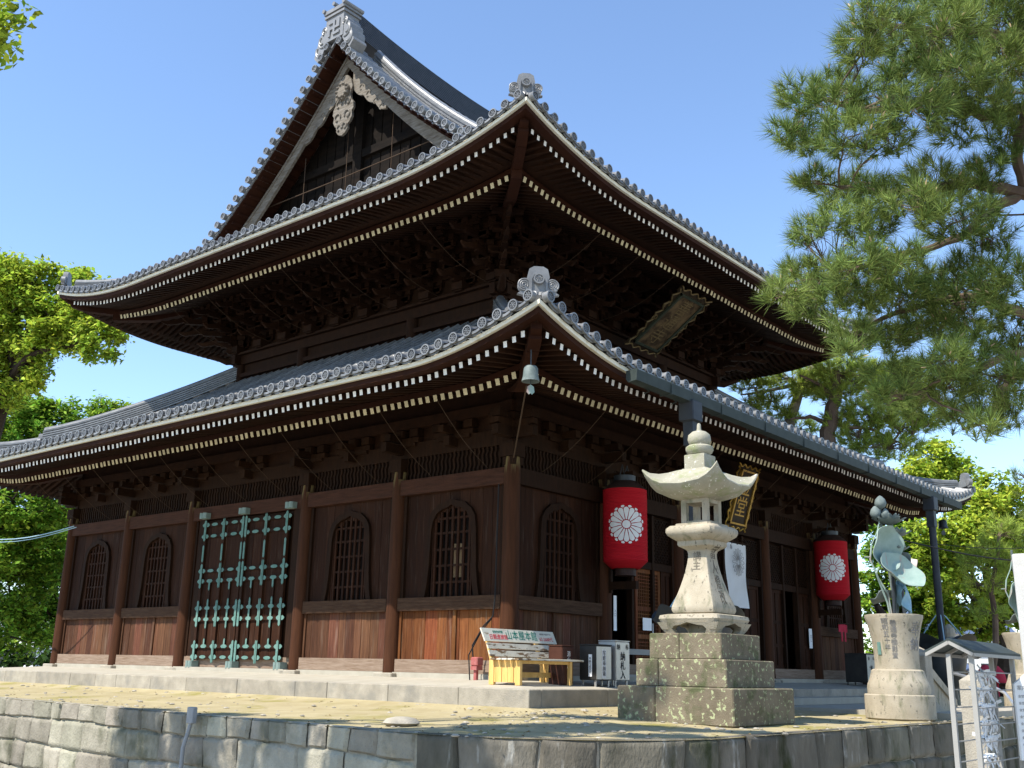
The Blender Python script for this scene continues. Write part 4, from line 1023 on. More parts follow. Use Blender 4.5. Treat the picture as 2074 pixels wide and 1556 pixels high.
# ---------------------------------------------------------------- stone lantern
def stone_lantern():
    c = (-.6, -4.96, 0)
    t = thing('stone_lantern', (c[0], c[1], -.66), 'tall pale stone lantern on a three step base with lichen', 'stone lantern')
    X, Y = c[0], c[1]
    m = MB(); h = 1.105
    for (xa, xb, ya, yb) in ((-h, h, -h, .35), (-h, h, .36, h)): m.cbox(X+xa, X+xb, Y+ya, Y+yb, -.68, -.09, .02)
    m.build('base_step', 'lichenstone', t)
    m = MB(); h = .87
    for (xa, xb, ya, yb) in ((-h, h, -h, .42), (-h, h, .43, h)): m.cbox(X+xa, X+xb, Y+ya, Y+yb, -.09, .36, .015)
    m.build('base_step', 'lichenstone', t)
    m = MB(); h = .70; m.cbox(X-h, X+h, Y-h, Y+.1, .36, .79, .015); m.cbox(X-h, X+h, Y+.105, Y+h, .36, .79, .015); m.build('base_step', 'lichenstone', t)
    # scalloped footed slab: square dish with an arch cut on each side
    m = MB(); h = .60
    m.square(c, [(.50, .96), (.57, .98), (.60, 1.04), (.585, 1.10), (.47, 1.125)], ch=.04)
    for rot in range(4):
        ca, sa = math.cos(rot*math.pi/2), math.sin(rot*math.pi/2)
        f = lambda a, b, d: (X+ca*a-sa*(d), Y+sa*a+ca*(d), b)
        out = [(-.56, .79), (-.60, .86), (-.60, .98), (.60, .98), (.60, .86), (.56, .79), (.34, .79), (.36, .83), (.37, .87), (.30, .92), (.18, .93), (.10, .95), (0, .975), (-.10, .95), (-.18, .93), (-.30, .92), (-.37, .87), (-.36, .83), (-.34, .79)]
        # curved face: two depths
        m.prism(out, lambda a, b, d: f(a*(1-.16*(1-min(1, (b-.79)/.19))), b, d+(.0 if d > -.5 else .10*(1-min(1, (b-.79)/.19)))), -.595, -.40)
    m.box(X-.2, X+.2, Y-.2, Y+.2, .79, .97)
    m.build('footed_slab', 'lampstone', t)
    # flared shaft
    pr = [(.36, 1.125), (.405, 1.15), (.425, 1.20), (.42, 1.26), (.385, 1.36), (.345, 1.47), (.305, 1.60), (.265, 1.74), (.232, 1.88), (.205, 2.02), (.192, 2.12), (.19, 2.19), (.205, 2.24), (.26, 2.28), (.315, 2.31), (.33, 2.34), (.33, 2.40)]
    m = MB(); m.square(c, pr, ch=.03); sh = m.build('shaft', 'lampstone', t, smooth=32)
    def hz(z):
        for (h0, z0), (h1, z1) in zip(pr, pr[1:]):
            if z0 <= z <= z1: return h0+(h1-h0)*(z-z0)/(z1-z0)
        return pr[-1][0]
    text(list('當人燈改'), 'engraving', .235, 'engrave', sh, lambda a, b, d: (X+.02+a*.85, Y-hz(1.80+b*1.15)-.003-d*.5, 1.80+b*1.15), vertical=True)
    text(list('講主'), 'engraving', .17, 'engrave', sh, lambda a, b, d: (X-hz(2.04+b)-.003-d*.5, Y-a, 2.04+b), vertical=True)
    m = MB(); m.square(c, [(.34, 2.40), (.41, 2.45), (.475, 2.50), (.50, 2.56), (.495, 2.62), (.45, 2.665), (.36, 2.675), (.36, 2.71), (.27, 2.715)], ch=.09); m.build('platform_slab', 'lampstone', t, smooth=45)
    # fire box: four posts, sill, head and open windows
    m = MB(); a = .245
    for sx in (-1, 1):
        for sy in (-1, 1): m.cbox(X+sx*a-(.085 if sx > 0 else .02), X+sx*a+(.02 if sx > 0 else .085), Y+sy*a-(.085 if sy > 0 else .02), Y+sy*a+(.02 if sy > 0 else .085), 2.715, 3.16, .008)
    m.square(c, [(a, 2.715), (a, 2.76)]); m.square(c, [(a+.01, 3.08), (a+.01, 3.16)])
    m.build('fire_box', 'lampstone', t)
    m = MB(); m.square(c, [(.28, 3.15), (.50, 3.20, .05), (.715, 3.285, .245), (.765, 3.36, .30), (.755, 3.385, .30), (.66, 3.42, .20), (.54, 3.49, .12), (.42, 3.58, .06), (.30, 3.67, .02), (.235, 3.71), (.235, 3.72)]); m.build('lantern_roof', 'roofstone', t, smooth=50)
    m = MB(); m.square(c, [(.205, 3.71), (.205, 3.97), (.19, 3.98)]); m.lathe(c, [(.16, 3.97), (.225, 4.02), (.255, 4.08), (.25, 4.13), (.20, 4.165), (.15, 4.17)], 20)
    m.lathe(c, [(.15, 4.16), (.19, 4.19), (.215, 4.27), (.20, 4.36), (.13, 4.42), (.05, 4.445), (.04, 4.48), (.035, 4.56), (.02, 4.585)], 20); m.build('finial', 'roofstone', t, smooth=45)
stone_lantern()

# ---------------------------------------------------------------- bench
def bench():
    x0, x1, yf, yb, z0 = -1.3, .36, -1.36, -.62, -.16
    t = thing('bench', ((x0+x1)/2, -1.0, z0), 'yellow wooden bench with peeling slats and a painted advertising board', 'bench')
    for xa in (x0, x1-.06):
        m = MB(); n = 5
        for i in range(n):
            ya = yf+(yb-yf)*i/n; m.box(xa+(.0 if i % 2 else .006), xa+.05, ya+.006, yf+(yb-yf)*(i+1)/n-.006, z0+.05, z0+.46)
        m.box(xa-.01, xa+.06, yf-.02, yf+.10, z0, z0+.46); m.box(xa-.01, xa+.06, yb-.10, yb+.02, z0, z0+.46); m.build('side_panel', 'bright', t)
    m = MB(); m.box(x0+.05, x1-.06, (yf+yb)/2-.03, (yf+yb)/2+.03, z0+.14, z0+.24); m.box(x0+.05, x1-.06, yf+.02, yf+.06, z0+.40, z0+.46); m.build('stretcher', 'bright', t)
    m = MB()
    for i in range(5):
        ya = yf-.05+(yb-yf)*i/5; m.cbox(x0-.10, x1+.36, ya, ya+.125, z0+.462, z0+.50, .006)
    m.build('seat', 'slat', t)
    # back posts and three boards leaning back
    n = Vector((0, .34, .94)).normalized(); o = Vector((0, yb-.02, z0+.50)); nrm = Vector((0, -.96, .28))
    f = lambda a, b, d: tuple(Vector((a, o.y, o.z))+n*b+nrm*d)
    for xa in (x0+.03, x1-.10):
        m = MB(); m.prism([(xa, -.1), (xa+.07, -.1), (xa+.07, .58), (xa, .58)], f, -.07, -.01); m.build('back_post', 'bright', t)
    for b0, b1, mm, dx in ((.03, .15, 'slat', .66), (.185, .30, 'slat', .62)):
        m = MB(); m.prism([(x0-.03, b0), (x1+dx, b0), (x1+dx, b1), (x0-.04, b1)], f, -.008, .022); m.build('back_slat', mm, t)
    m = MB(); m.prism([(x0-.08, .335), (x1+.58, .335), (x1+.54, .60), (x0-.12, .60)], f, -.008, .022); sb = m.build('sign_board', 'signboard', t)
    lo = lambda a0, b0: (lambda a, b, d: f(a0+a, b0+b, .023+d*.5))
    xc = (x0+x1)/2+.27
    text('山本屋本館', 'lettering', .205, 'green_ink', sb, lo(xc+.0, .465))
    text('日観連旅館', 'lettering', .115, 'red_ink', sb, lo(x0+.36, .42)); text('善通寺赤門筋', 'lettering', .052, 'green_ink', sb, lo(x0+.36, .53))
    text('62-2688代', 'lettering', .105, 'red_ink', sb, lo(x1+.24, .42)); text('国鉄駅下車徒歩十分', 'lettering', .042, 'greyink', sb, lo(x1+.24, .53))
bench()

# ---------------------------------------------------------------- boxes by the entrance
def metal_box(x0, x1, y0, y1, zt, label, face, side, lines, legs=True, name='offering_box'):
    z0 = -.15; t = thing(name, ((x0+x1)/2, (y0+y1)/2, z0), label, 'box')
    zb = z0+.10 if legs else z0
    m = MB(); m.cbox(x0, x1, y0, y1, zb, zt, .012); m.cbox(x0-.012, x1+.012, y0-.012, y1, zt, zt+.025, .006); m.build('body', side, t)
    m = MB(); m.box(x0+.012, x1-.012, y0-.006, y0-.001, zb+.02, zt-.02); m.build('front_sheet', face, t)
    if legs:
        for xa in (x0+.05, x1-.05):
            for ya in (y0+.05, y1-.05): m = MB(); m.box(xa-.018, xa+.018, ya-.018, ya+.018, z0-.05, zb); m.build('leg', 'steel' if face == 'steel' else 'iron', t)
    for (s_, size, a, b, mk, plate) in lines:
        if plate:
            w_, h_ = plate; m = MB(); m.box((x0+x1)/2+a-w_/2, (x0+x1)/2+a+w_/2, y0-.010, y0-.006, b-h_/2, b+h_/2); m.build('label_plate', 'paper', t)
        text(list(s_) if len(s_) > 1 else s_, 'lettering', size, mk, t, lambda p, q, d: ((x0+x1)/2+a+p, y0-.012-d*.3, b+q), vertical=len(s_) > 1)
    return t
metal_box(.12, .50, -1.30, -.95, .60, 'brown red extinguisher box standing behind the end of the bench', 'brownbox', 'brownbox', [('消火器', .12, .02, .33, 'crest', None)], False, 'extinguisher_box')
b2 = metal_box(.85, 1.40, -1.62, -1.20, .64, 'shiny steel box with a white name strip next to the dark cabinet side', 'steel', 'boxdark', [('写経奉納箱', .105, .0, .28, 'black_ink', (.13, .56))])
m = MB(); m.box(.838, .848, -1.52, -1.44, .02, .46); m.build('label_plate', 'paper', b2); text(list('奉納写経受付'), 'lettering', .055, 'black_ink', b2, lambda p, q, d: (.835-d*.3, -1.48-p, .24+q), vertical=True)
metal_box(1.50, 2.02, -1.66, -1.22, .74, 'steel box painted with large black characters beside the stone lantern base', 'steel', 'steel', [('納札入', .19, .0, .24, 'black_ink', None), ('奉', .13, .16, .62, 'black_ink', None), ('納', .13, -.16, .62, 'black_ink', None)])
metal_box(15.3, 15.98, -1.6, -.9, .80, 'black box with a cream front panel under the farther red lantern', 'signboard', 'boxdark', [('納札入', .17, .0, .22, 'black_ink', None), ('奉', .12, .18, .66, 'black_ink', None), ('納', .12, -.18, .66, 'black_ink', None)])
m = MB(); m.box(2.15, 3.9, -1.15, -1.10, .50, .62); m.box(2.2, 2.26, -1.14, -1.1, -.16, .5); m.box(3.8, 3.86, -1.14, -1.1, -.16, .5); m.box(2.15, 3.9, -1.15, -1.1, .02, .07)
tag(m.build('barrier_rail', 'aluminium'), 'pale low barrier rail between the steel boxes and stone lantern', 'rail')
# ---------------------------------------------------------------- hydrant socket and cable
t = thing('socket_post', (-.42, .52, -.1), 'small faded red socket post with cable beside the bench', 'socket post')
m = MB(); m.cbox(-.46, -.38, .48, .56, -.13, .2, .01); m.build('post', 'hydrant', t)
m = MB(); m.cbox(-.50, -.30, .42, .62, .18, .36, .02); m.box(-.50, -.31, .44, .60, .1, .18); m.build('socket_head', 'hydrant', t)
m = MB(); m.tube([(-.40, .62, .2), (-.40, .66, .6), (-.30, .45, 1.0), (-.24, .25, 1.2), (-.22, .22, 1.6), (-.21, .2, 4.0)], .016, 6); m.tube([(-.45, .66, -.12), (-.44, .72, .4), (-.3, .5, .9), (-.24, .28, 1.15)], .014, 6); m.build('cable', 'wire', t)
# ---------------------------------------------------------------- banner and notices
t = thing('crest_banner', (8.2, -1.0, 1.8), 'white hanging cloth banner printed with a flower crest behind the stone lantern', 'banner')
m = MB(); lo = []
for i in range(13):
    z = 3.5-1.68*i/12; row = []
    for j in range(9): a = j/8; row.append((7.62+1.16*a-(.10*(i/12)**2*(1-a)*-1), -1.0+.05*math.sin(a*5+i*.5)*(i/12), z-.10*(1-a)*0+(.18*(1-a)*(i/12)*-1 if False else .0)))
    lo.append(row)
m.loft(lo, cap=False, closed=False); m.build('cloth', 'cloth', t, smooth=True)
m = MB(); m.tube([(7.4, -1.0, 3.54), (9.0, -1.0, 3.54)], .015, 6)
for x in (7.7, 8.0, 8.3, 8.6): m.tube([(x, -1.0, 3.48), (x, -1.0, 3.56)], .018, 5)
m.tube([(7.4, -1.0, 3.54), (7.4, -.05, 4.1)], .01, 5); m.tube([(9.0, -1.0, 3.54), (9.0, -.05, 4.1)], .01, 5); m.build('hanging_pole', 'wood', t)
m = MB(); cx, cz = 8.2, 3.0
for i in range(16):
    a = 2*math.pi*i/16; P = [(cx+r*math.cos(a+w_), -1.075, cz+1.15*r*math.sin(a+w_)) for r, w_ in ((.06, 0), (.22, -.13), (.30, -.10), (.32, 0), (.30, .10), (.22, .13), (.06, 0))]; m.tube(P, .006, 3)
m.build('printed_crest', 'greyink', t)
text('奉', 'lettering', .15, 'black_ink', t, lambda p, q, d: (7.82+p, -1.075-d*.3, 3.36+q)); text(list('善通寺'), 'lettering', .085, 'black_ink', t, lambda p, q, d: (8.66+p, -1.10-d*.3, 2.45+q), vertical=True)
def notice(x0, x1, y, z0, z1, label, s_, size):
    m = MB(); m.box(x0, x1, y-.008, y, z0, z1); o = m.build('paper_notice', 'paper'); tag(o, label, 'notice')
    if s_: text(list(s_), 'lettering', size, 'greyink', o, lambda p, q, d: ((x0+x1)/2+p, y-.010-d*.2, (z0+z1)/2+q), vertical=True)
notice(3.58, 3.70, -.20, 1.05, 1.86, 'narrow white paper strip pasted beside the dark doorway', '入口', .09)
notice(5.10, 5.50, -.03, 1.12, 1.42, 'two small white sheets pinned on the red brown lattice door', None, 0); notice(5.55, 5.66, -.03, 1.02, 1.30, 'small narrow sheet pinned beside the pair of sheets on the lattice door', None, 0)
notice(14.72, 14.98, -.03, .95, 1.55, 'white vertical notice beside the far dark doorway', '出口', .12)
m = MB(); m.tube([(15.9, -.5, 1.75), (16.8, -.5, 1.78)], .02, 6)
lo = [[(15.95+.75*a, -.5+.06*math.sin(a*9), z) for a in np.linspace(0, 1, 10)] for z in (1.74, 1.62, 1.50)]; m.loft(lo, cap=False, closed=False, mi=1)
for a in (.25, .6): m.box(15.95+.75*a, 16.05+.75*a, -.51, -.49, 1.2, 1.52, 1)
tag(m.build('red_cloth', ['wood', 'redcloth']), 'small red cloth with hanging tails below the farther red lantern', 'cloth')

# ---------------------------------------------------------------- bronze lotus in stone urn
def lotus_leaf(c, n, R_, cup, asp, mname, parent, wave=.06, roll=0):
    n = Vector(n).normalized(); a = n.cross(Vector((0, 0, 1))).normalized(); b = a.cross(n)
    ca, sa = math.cos(roll), math.sin(roll); a, b = a*ca+b*sa, b*ca-a*sa
    m = MB(); rings = []; N = 40
    for off in (0, -.018):
        for k in range(8):
            r = R_*(k+.05)/7.05; rows = []
            for i in range(N):
                th = 2*math.pi*i/N
                h = cup*(r/R_)**2+wave*(r/R_)**3*math.sin(5*th)+.006*math.sin(20*th)*(r/R_)
                rows.append(Vector(c)+a*(r*math.cos(th))+b*(r*asp*math.sin(th))+n*(h+off))
            rings.append(rows)
    m.loft(rings[:8], cap=False); m.loft(rings[8:], cap=False); m.loft([rings[7], rings[15]], cap=False)
    return m.build('lotus_leaf', mname, parent, smooth=60)
def bud(mb, c, r, h, tilt=(0, 0, 1)):
    mb.lathe(c, [(r*.25, 0), (r*.8, h*.18), (r, h*.42), (r*.8, h*.72), (r*.35, h*.93), (.01, h)], 14)
def urn(c, sc_, label, lotus_label, chars):
    X, Y, Z = c
    t = thing('stone_urn', c, label, 'urn', 'stone urns holding bronze lotus'); q = lambda P: [(r*sc_, z*sc_) for r, z in P]
    m = MB(); m.lathe(c, q([(.66, 0), (.68, .02), (.68, .46), (.66, .48)]), 40); m.build('plinth', 'lampstone', t, smooth=40)
    m = MB(); m.lathe(c, q([(.61, .48), (.615, .60), (.60, .68), (.555, .78), (.52, .90), (.515, .94), (.47, .97)]), 40); m.build('moulded_foot', 'lampstone', t, smooth=40)
    m = MB(); pr = [(.44, .965), (.435, 1.1), (.44, 1.3), (.455, 1.5), (.49, 1.70), (.535, 1.88), (.575, 2.0), (.575, 2.05), (.53, 2.06), (.50, 1.95), (.02, 1.94)]; m.lathe(c, q(pr), 40); b = m.build('bowl', 'lampstone', t, smooth=40)
    d = CAM-Vector((X, Y, 0)); th = math.atan2(d.y, d.x)
    def rz(z):
        for (r0, z0), (r1, z1) in zip(pr[:7], pr[1:8]):
            if z0 <= z <= z1: return r0+(r1-r0)*(z-z0)/max(1e-6, z1-z0)
        return .46
    if chars:
        def f0(off, zc): return lambda a, b_, dd: (X+(rz(zc+b_)+.004+dd)*sc_*math.cos(th+off+a/.5), Y+(rz(zc+b_)+.004+dd)*sc_*math.sin(th+off+a/.5), Z+(zc+b_)*sc_)
        text(list('奉納'), 'engraving', .30, 'greyink', b, f0(.95, 1.60), vertical=True)
        text(list('善通寺御影堂'), 'engraving', .13, 'greyink', b, f0(-.05, 1.55), vertical=True); text(list('昭和五十年'), 'engraving', .13, 'greyink', b, f0(-.35, 1.65), vertical=True)
        m = MB(); 
        m.loft([[(X+r*sc_*math.cos(th-.88+k*.05), Y+r*sc_*math.sin(th-.88+k*.05), Z+z*sc_) for k in range(5)] for r, z in ((.452, 1.25), (.462, 1.5))], cap=False, closed=False); m.build('metal_label', 'copper', b)
    L_ = thing('bronze_lotus', (X, Y, Z+1.95*sc_), lotus_label, 'lotus sculpture', 'bronze lotus sculptures in urns')
    P = lambda a, h, e=0: Vector((X, Y, Z))+CR*(a*sc_)+Vector((0, 0, h*sc_))-Vector((CF.x, CF.y, 0))*(e*sc_)
    def stem(pts, r, mname):
        m = MB(); m.tube([P(*p) for p in pts], r*sc_, 7); m.build('stem', mname, L_, smooth=True)
    stem([(-.05, 1.95), (-.10, 2.3), (-.30, 2.75, .15), (-.36, 2.9, .2), (-.28, 3.02, .15)], .022, 'bronze'); stem([(-.02, 1.95), (-.08, 2.5), (-.25, 2.8), (-.40, 3.2), (-.35, 3.5)], .020, 'bronze')
    stem([(.05, 1.95), (.02, 3.0, -.1), (-.08, 3.9, -.1), (-.12, 4.32)], .030, 'bronzedark'); stem([(.02, 1.95), (.05, 2.8), (.15, 3.3), (.12, 3.7)], .035, 'iron'); stem([(.08, 1.95), (.2, 2.4, -.2), (.25, 2.6, -.2)], .022, 'bronzedark')
    stem([(-.35, 3.5), (-.20, 3.8), (-.14, 4.05)], .014, 'bronze'); stem([(-.40, 3.25), (-.52, 3.25)], .014, 'bronze')
    stem([(.06, 2.0), (.12, 2.9, -.15), (.20, 3.4, -.15), (.10, 3.95)], .03, 'bronzedark')
    n1 = -CF*.80+CR*.42+Vector((0, 0, .10)); lotus_leaf(P(-.22 if chars else -.30, 3.42 if chars else 3.0, .18), n1, .42*sc_, .22*sc_, 1.12, 'bronze', L_, .045*sc_)
    n2 = -CF*.66+CR*.34+Vector((0, 0, .62)); lotus_leaf(P(.06, 2.86, .25), n2, .54*sc_, .20*sc_, .74, 'bronze', L_, .025*sc_, roll=.45)
    n3 = -CF*.35+CR*.90+Vector((0, 0, .25)); lotus_leaf(P(.42, 2.42, -.1), n3, .40*sc_, -.12*sc_, 1.0, 'bronzeblue', L_, .07*sc_)
    lotus_leaf(P(.10, 3.30, -.25), -CF*.5+CR*.5+Vector((0, 0, .4)), .36*sc_, .14*sc_, 1, 'bronzedark', L_, .04*sc_); lotus_leaf(P(.16, 2.62, -.2), -CF*.2+CR*.9-Vector((0, 0, .1)), .34*sc_, .12*sc_, 1.1, 'bronzeblue', L_, .04*sc_); lotus_leaf(P(-.02, 2.40, -.3), CF*.3-CR*.3+Vector((0, 0, .7)), .30*sc_, .10*sc_, 1, 'bronzedark', L_, .04*sc_)
    n4 = CF*.2+CR*.8+Vector((0, 0, .5)); lotus_leaf(P(.30, 3.15, -.25), n4, .30*sc_, .1*sc_, 1, 'bronzedark', L_, .05*sc_)
    for (a, h, r, hh) in ((-.10, 4.26, .125, .29), (-.22, 4.05, .115, .28), (-.01, 4.06, .08, .22)) if chars else ((.3, 3.6, .1, .2),):
        m = MB(); bud(m, P(a, h), r*sc_, hh*sc_); m.build('lotus_bud', 'bronzedark', L_, smooth=60)
    for (a0, h0, s3) in ((.06, 3.92, 1.1), (.20, 3.66, .95), (.22, 3.36, .7)) if chars else ():
        m = MB(); c0 = P(a0, h0)
        for ring, (R0, tilt, nn) in enumerate(((.13, .30, 5), (.20, .75, 8), (.24, 1.2, 9))):
            for i in range(nn):
                th2 = 2*math.pi*(i+.5*ring)/nn; d_ = Vector((math.cos(th2), math.sin(th2), 0)); s_d = Vector((-d_.y, d_.x, 0)); lo = []
                for f_, w_ in ((0, .03), (.35, .075), (.7, .075), (.92, .03), (1, .005)):
                    rr = R0*s3*sc_*(f_**.8)*math.sin(tilt)*1.3; zz = R0*s3*sc_*1.3*f_*math.cos(tilt)+.03*f_*f_
                    lo.append([c0+d_*rr-s_d*w_*s3*sc_+Vector((0, 0, zz)), c0+d_*(rr*1.12)+Vector((0, 0, zz-.012)), c0+d_*rr+s_d*w_*s3*sc_+Vector((0, 0, zz))])
                m.loft(lo, cap=False, closed=False)
        m.build('lotus_flower', 'bronzedark', L_, smooth=60)
urn((4.85, -6.32, -.68), 1.0, 'large round stone urn on a moulded foot at the terrace edge', 'green bronze lotus with cupped leaves standing in the near stone urn', True)
urn((14.5, -6.4, -.68), 1.0, 'farther stone urn partly hidden behind the tall grey pillar', 'pale bronze lotus leaves showing beside the tall grey pillar', False)
# horn loudspeakers behind the lotus
for k, (px, py) in enumerate(((1813, 1146), (1836, 1143))):
    c = at(px, py, 27); d = (CR*.85-CF*.15+Vector((0, 0, -.22))).normalized()
    t = thing('horn_speaker', c, ['horn loudspeaker with dark mouth tucked against the lotus leaves', 'horn loudspeaker with dark mouth, the one nearer the downpipe'][k], 'loudspeaker', 'horn loudspeakers behind the lotus')
    m = MB(); m.tube([c-d*.28, c-d*.22, c+d*.15, c+d*.22], [.07, .16, .18, .19], 20); m.build('horn_body', 'pinkish', t, smooth=50)
    m = MB(); m.tube([c+d*.221, c+d*.235], [.18, .18], 20); m.build('horn_mouth', 'iron', t)
c = at(1824, 1150, 27.3); m = MB(); m.tube([c+Vector((0, 0, .2)), Vector((c.x, c.y, -.6))], .045, 8); m.beam(c-CR*.3+Vector((0, 0, -.1)), c+CR*.35+Vector((0, 0, -.1)), .05, .05)
tag(m.build('speaker_pole', 'iron'), 'thin dark pole carrying the horn loudspeakers', 'pole')
# ---------------------------------------------------------------- rainwater lotus pots under the downpipes
def pot(x, y, label):
    t = thing('rain_pot', (x, y, -.6), label, 'rainwater pot', 'lotus shaped rainwater pots')
    m = MB(); N = 48; loops = []
    for r, z, wv in ((.30, -.6, 0), (.34, -.45, 0), (.30, -.25, 0), (.40, -.05, 0), (.56, .25, 0), (.64, .60, .0), (.68, .95, .03), (.76, 1.20, .09), (.92, 1.30, .12), (.90, 1.27, .12), (.66, 1.0, .04), (.1, .9, 0)):
        loops.append([(x+(r+wv*.6*math.cos(4*a))*math.cos(a), y+(r+wv*.6*math.cos(4*a))*math.sin(a), z+wv*1.1*math.cos(4*a+1.2)) for a in [2*math.pi*k/N for k in range(N)]])
    m.loft(loops); m.build('bowl', 'iron', t, smooth=60)
    m = MB()
    for a in range(4):
        th = a*math.pi/2+.4; m.tube([(x+.7*math.cos(th), y+.7*math.sin(th), 1.15), (x+.45*math.cos(th), y+.45*math.sin(th), 1.55), (x+.12*math.cos(th), y+.12*math.sin(th), 2.0)], .018, 5)
    m.build('guard_wire', 'bluewire', t)
pot(16.5, -3.54, 'dark wavy rimmed pot under the far downpipe'); pot(1.65, -3.54, 'dark wavy rimmed pot hidden behind the stone lantern shaft')
# ---------------------------------------------------------------- parapet of the steps
def parapet(x, Y0, flip, label):
    t = thing('stair_parapet', (x, Y0, -.7), label, 'parapet', 'stone parapets beside the steps'); s2 = flip
    m = MB(); m.cbox(x-.21, x+.21, Y0-.21, Y0+.21, -.72, .60, .015); m.lathe((x, Y0, 0), [(.30, .60), (.26, .66), (.03, .78)], 4); m.build('post', 'granite', t)
    f = lambda a, b, d: (x+s2*a, d, b)
    m = MB(); m.prism([(.22, -.68), (1.55, -.68), (1.55, -.36), (.22, .18)], f, Y0-.13, Y0+.11); m.build('panel', 'lampstone', t)
    m = MB(); m.prism([(.22, .16), (1.75, -.48), (1.75, -.33), (.22, .36)], f, Y0-.18, Y0+.16); m.build('coping', 'lampstone', t)
    m = MB(); m.prism([(.22, -.70), (1.3, -.70), (.22, -.28)], f, Y0-.16, Y0+.14); m.build('plinth_stone', 'granite', t)
parapet(6.22, -6.3, 1, 'square stone post with a sloping stone parapet behind the near urn')
# ---------------------------------------------------------------- engraved stone marker
c = at(1978, 1450, 13.6); X, Y = c.x, c.y
t = thing('stone_marker', (X, Y, -2.4), 'slim engraved granite marker with pointed top behind the paper rack', 'stone marker')
m = MB(); h = .14; m.loft([[(X+sx*h, Y+sy*h, z) for sx, sy in ((-1, -1), (1, -1), (1, 1), (-1, 1))] for z in (-2.4, .115)]+[[(X+sx*.015, Y+sy*.015, .215) for sx, sy in ((-1, -1), (1, -1), (1, 1), (-1, 1))]]); m.build('shaft', 'granite', t)
text(list('金堂改修寄附者芳名'), 'engraving', .13, 'engrave', t, lambda a, b, d: (X+a, Y-h-.002-d*.3, -.52+b), vertical=True)
# ---------------------------------------------------------------- paper fortune rack
def rack():
    a = at(1932, 1450, 9.6); b = at(2018, 1450, 10.6); a.z = b.z = -2.4; d = (b-a); d.z = 0; d.normalize(); n = Vector((d.y, -d.x, 0)); Lg = (b-a).length
    t = thing('fortune_rack', (a+b)/2, 'metal rack with a small gabled roof and knotted paper fortunes', 'rack'); Z = Vector((0, 0, 1)); z1 = .36+2.4
    def pole(p, q, w_, mm='aluminium', nm='post'): m = MB(); m.beam(p, q, w_, w_, up=(n.x, n.y, .01)); return m.build(nm, mm, t)
    b2 = a+n*.52+d*.05; ends = [a, b, a+n*.2, b+n*.2]
    for p in ends: pole(p, p+Z*z1, .042)
    for i, z in enumerate((2.60, 2.44, 2.28, 2.13, 1.98, 1.80, 1.63)):
        m = MB(); m.tube([a+Z*z, b+Z*z], .007, 6); m.build('bar', 'aluminium', t)
        m = MB(); m.tube([a+n*.2+Z*z, b+n*.2+Z*z], .007, 6); m.build('bar', 'aluminium', t)
    for off in (0, .2): m = MB(); m.beam(a+n*off+Z*1.46, b+n*off+Z*1.46, .035, .035); m.build('lower_rail', 'aluminium', t)
    m = MB(); c0 = a+n*.03-d*.07; c1 = b+n*.03+d*.16
    for s2 in (-1, 1):
        for p, q, th in ((c0, c1, .0),):
            P = [p+Z*(z1+.13), q+Z*(z1+.13), q+n*(s2*.22)+Z*(z1+.02), p+n*(s2*.22)+Z*(z1+.02)]; m.hexa([v-Z*.012 for v in P]+[v+Z*.012 for v in P])
    m.build('rack_roof', 'gutter', t)
    m = MB()
    for k in range(4):
        p = c0+(c1-c0)*k/3
        for s2 in (-1, 1): m.beam(p+Z*(z1+.105), p+n*(s2*.21)+Z*(z1-.005), .03, .03)
    for s2 in (-1, 1): m.beam(c0+n*(s2*.21)+Z*(z1-.005), c1+n*(s2*.21)+Z*(z1-.005), .025, .03)
    m.build('roof_frame', 'aluminium', t)
    return a, b, d, n, t
ra, rb, rd, rn, rt_ = rack()
def fortune_papers():
    proto = None; r = random.Random(4); Z = Vector((0, 0, 1))
    for i in range(95):
        z = r.choice((2.60, 2.44, 2.28, 2.28, 2.13, 1.98, 1.80, 1.63)); f = r.uniform(.62, .98) if r.random() < .85 else r.uniform(.80, 1.0)
        if z < 1.7: f = r.uniform(.85, 1.0)
        c = ra+(rb-ra)*f+Z*z
        m = MB()
        for k in range(3):
            dr = (rd*r.uniform(-1, 1)+rn*r.uniform(-.7, .4)-Z*r.uniform(-.3, 1.3)).normalized(); s2 = dr.cross(rn).normalized()*.019; l = r.uniform(.07, .15)
            bend = c+dr*l*.55+rn*r.uniform(-.02, .02); e = c+dr*l-Z*.012
            m.add([c-s2, c+s2, bend+s2, bend-s2, e+s2, e-s2], [(0, 1, 2, 3), (3, 2, 4, 5)])
        m.lathe(c-Z*.018, [(.008, 0), (.018, .012), (.018, .026), (.008, .036)], 6)
        o = m.build('paper_fortune', 'paper', origin=c) ; tag(o, 'folded white paper fortune knotted on the metal rack', 'paper fortune', 'paper fortunes tied on the rack')
fortune_papers()
# ---------------------------------------------------------------- pillar, notice board, rail at the edge
c = at(2098, 1230, 11.5); X, Y = c.x, c.y
t = thing('stone_pillar', (X, Y, -2.4), 'tall pale square pillar at the picture edge beyond the rack', 'pillar')
m = MB(); m.cbox(X-.10, X+.32, Y-.25, Y+.17, -.95, 1.50, .012); m.build('shaft', 'whitestone', t)
m = MB(); m.cbox(X-.16, X+.40, Y-.33, Y+.25, -2.4, -.36, .015); m.build('base', 'whitestone', t)
c = at(2066, 1380, 10.4); X, Y = c.x, c.y
t = thing('notice_board', (X, Y, -2.4), 'white peaked notice board with fine print in front of the pillar', 'notice board')
nb = -Vector((CF.x, CF.y, 0)).normalized(); lb = Vector((-nb.y, nb.x, 0)); o_ = Vector((X, Y, 0))
f = lambda a, b, d: tuple(o_+lb*a+nb*d+Vector((0, 0, b)))
m = MB(); m.prism([(-.07, -.62), (.45, -.62), (.45, .10), (.19, .30), (-.07, .10)], f, -.02, .02); m.build('board', 'plaster', t)
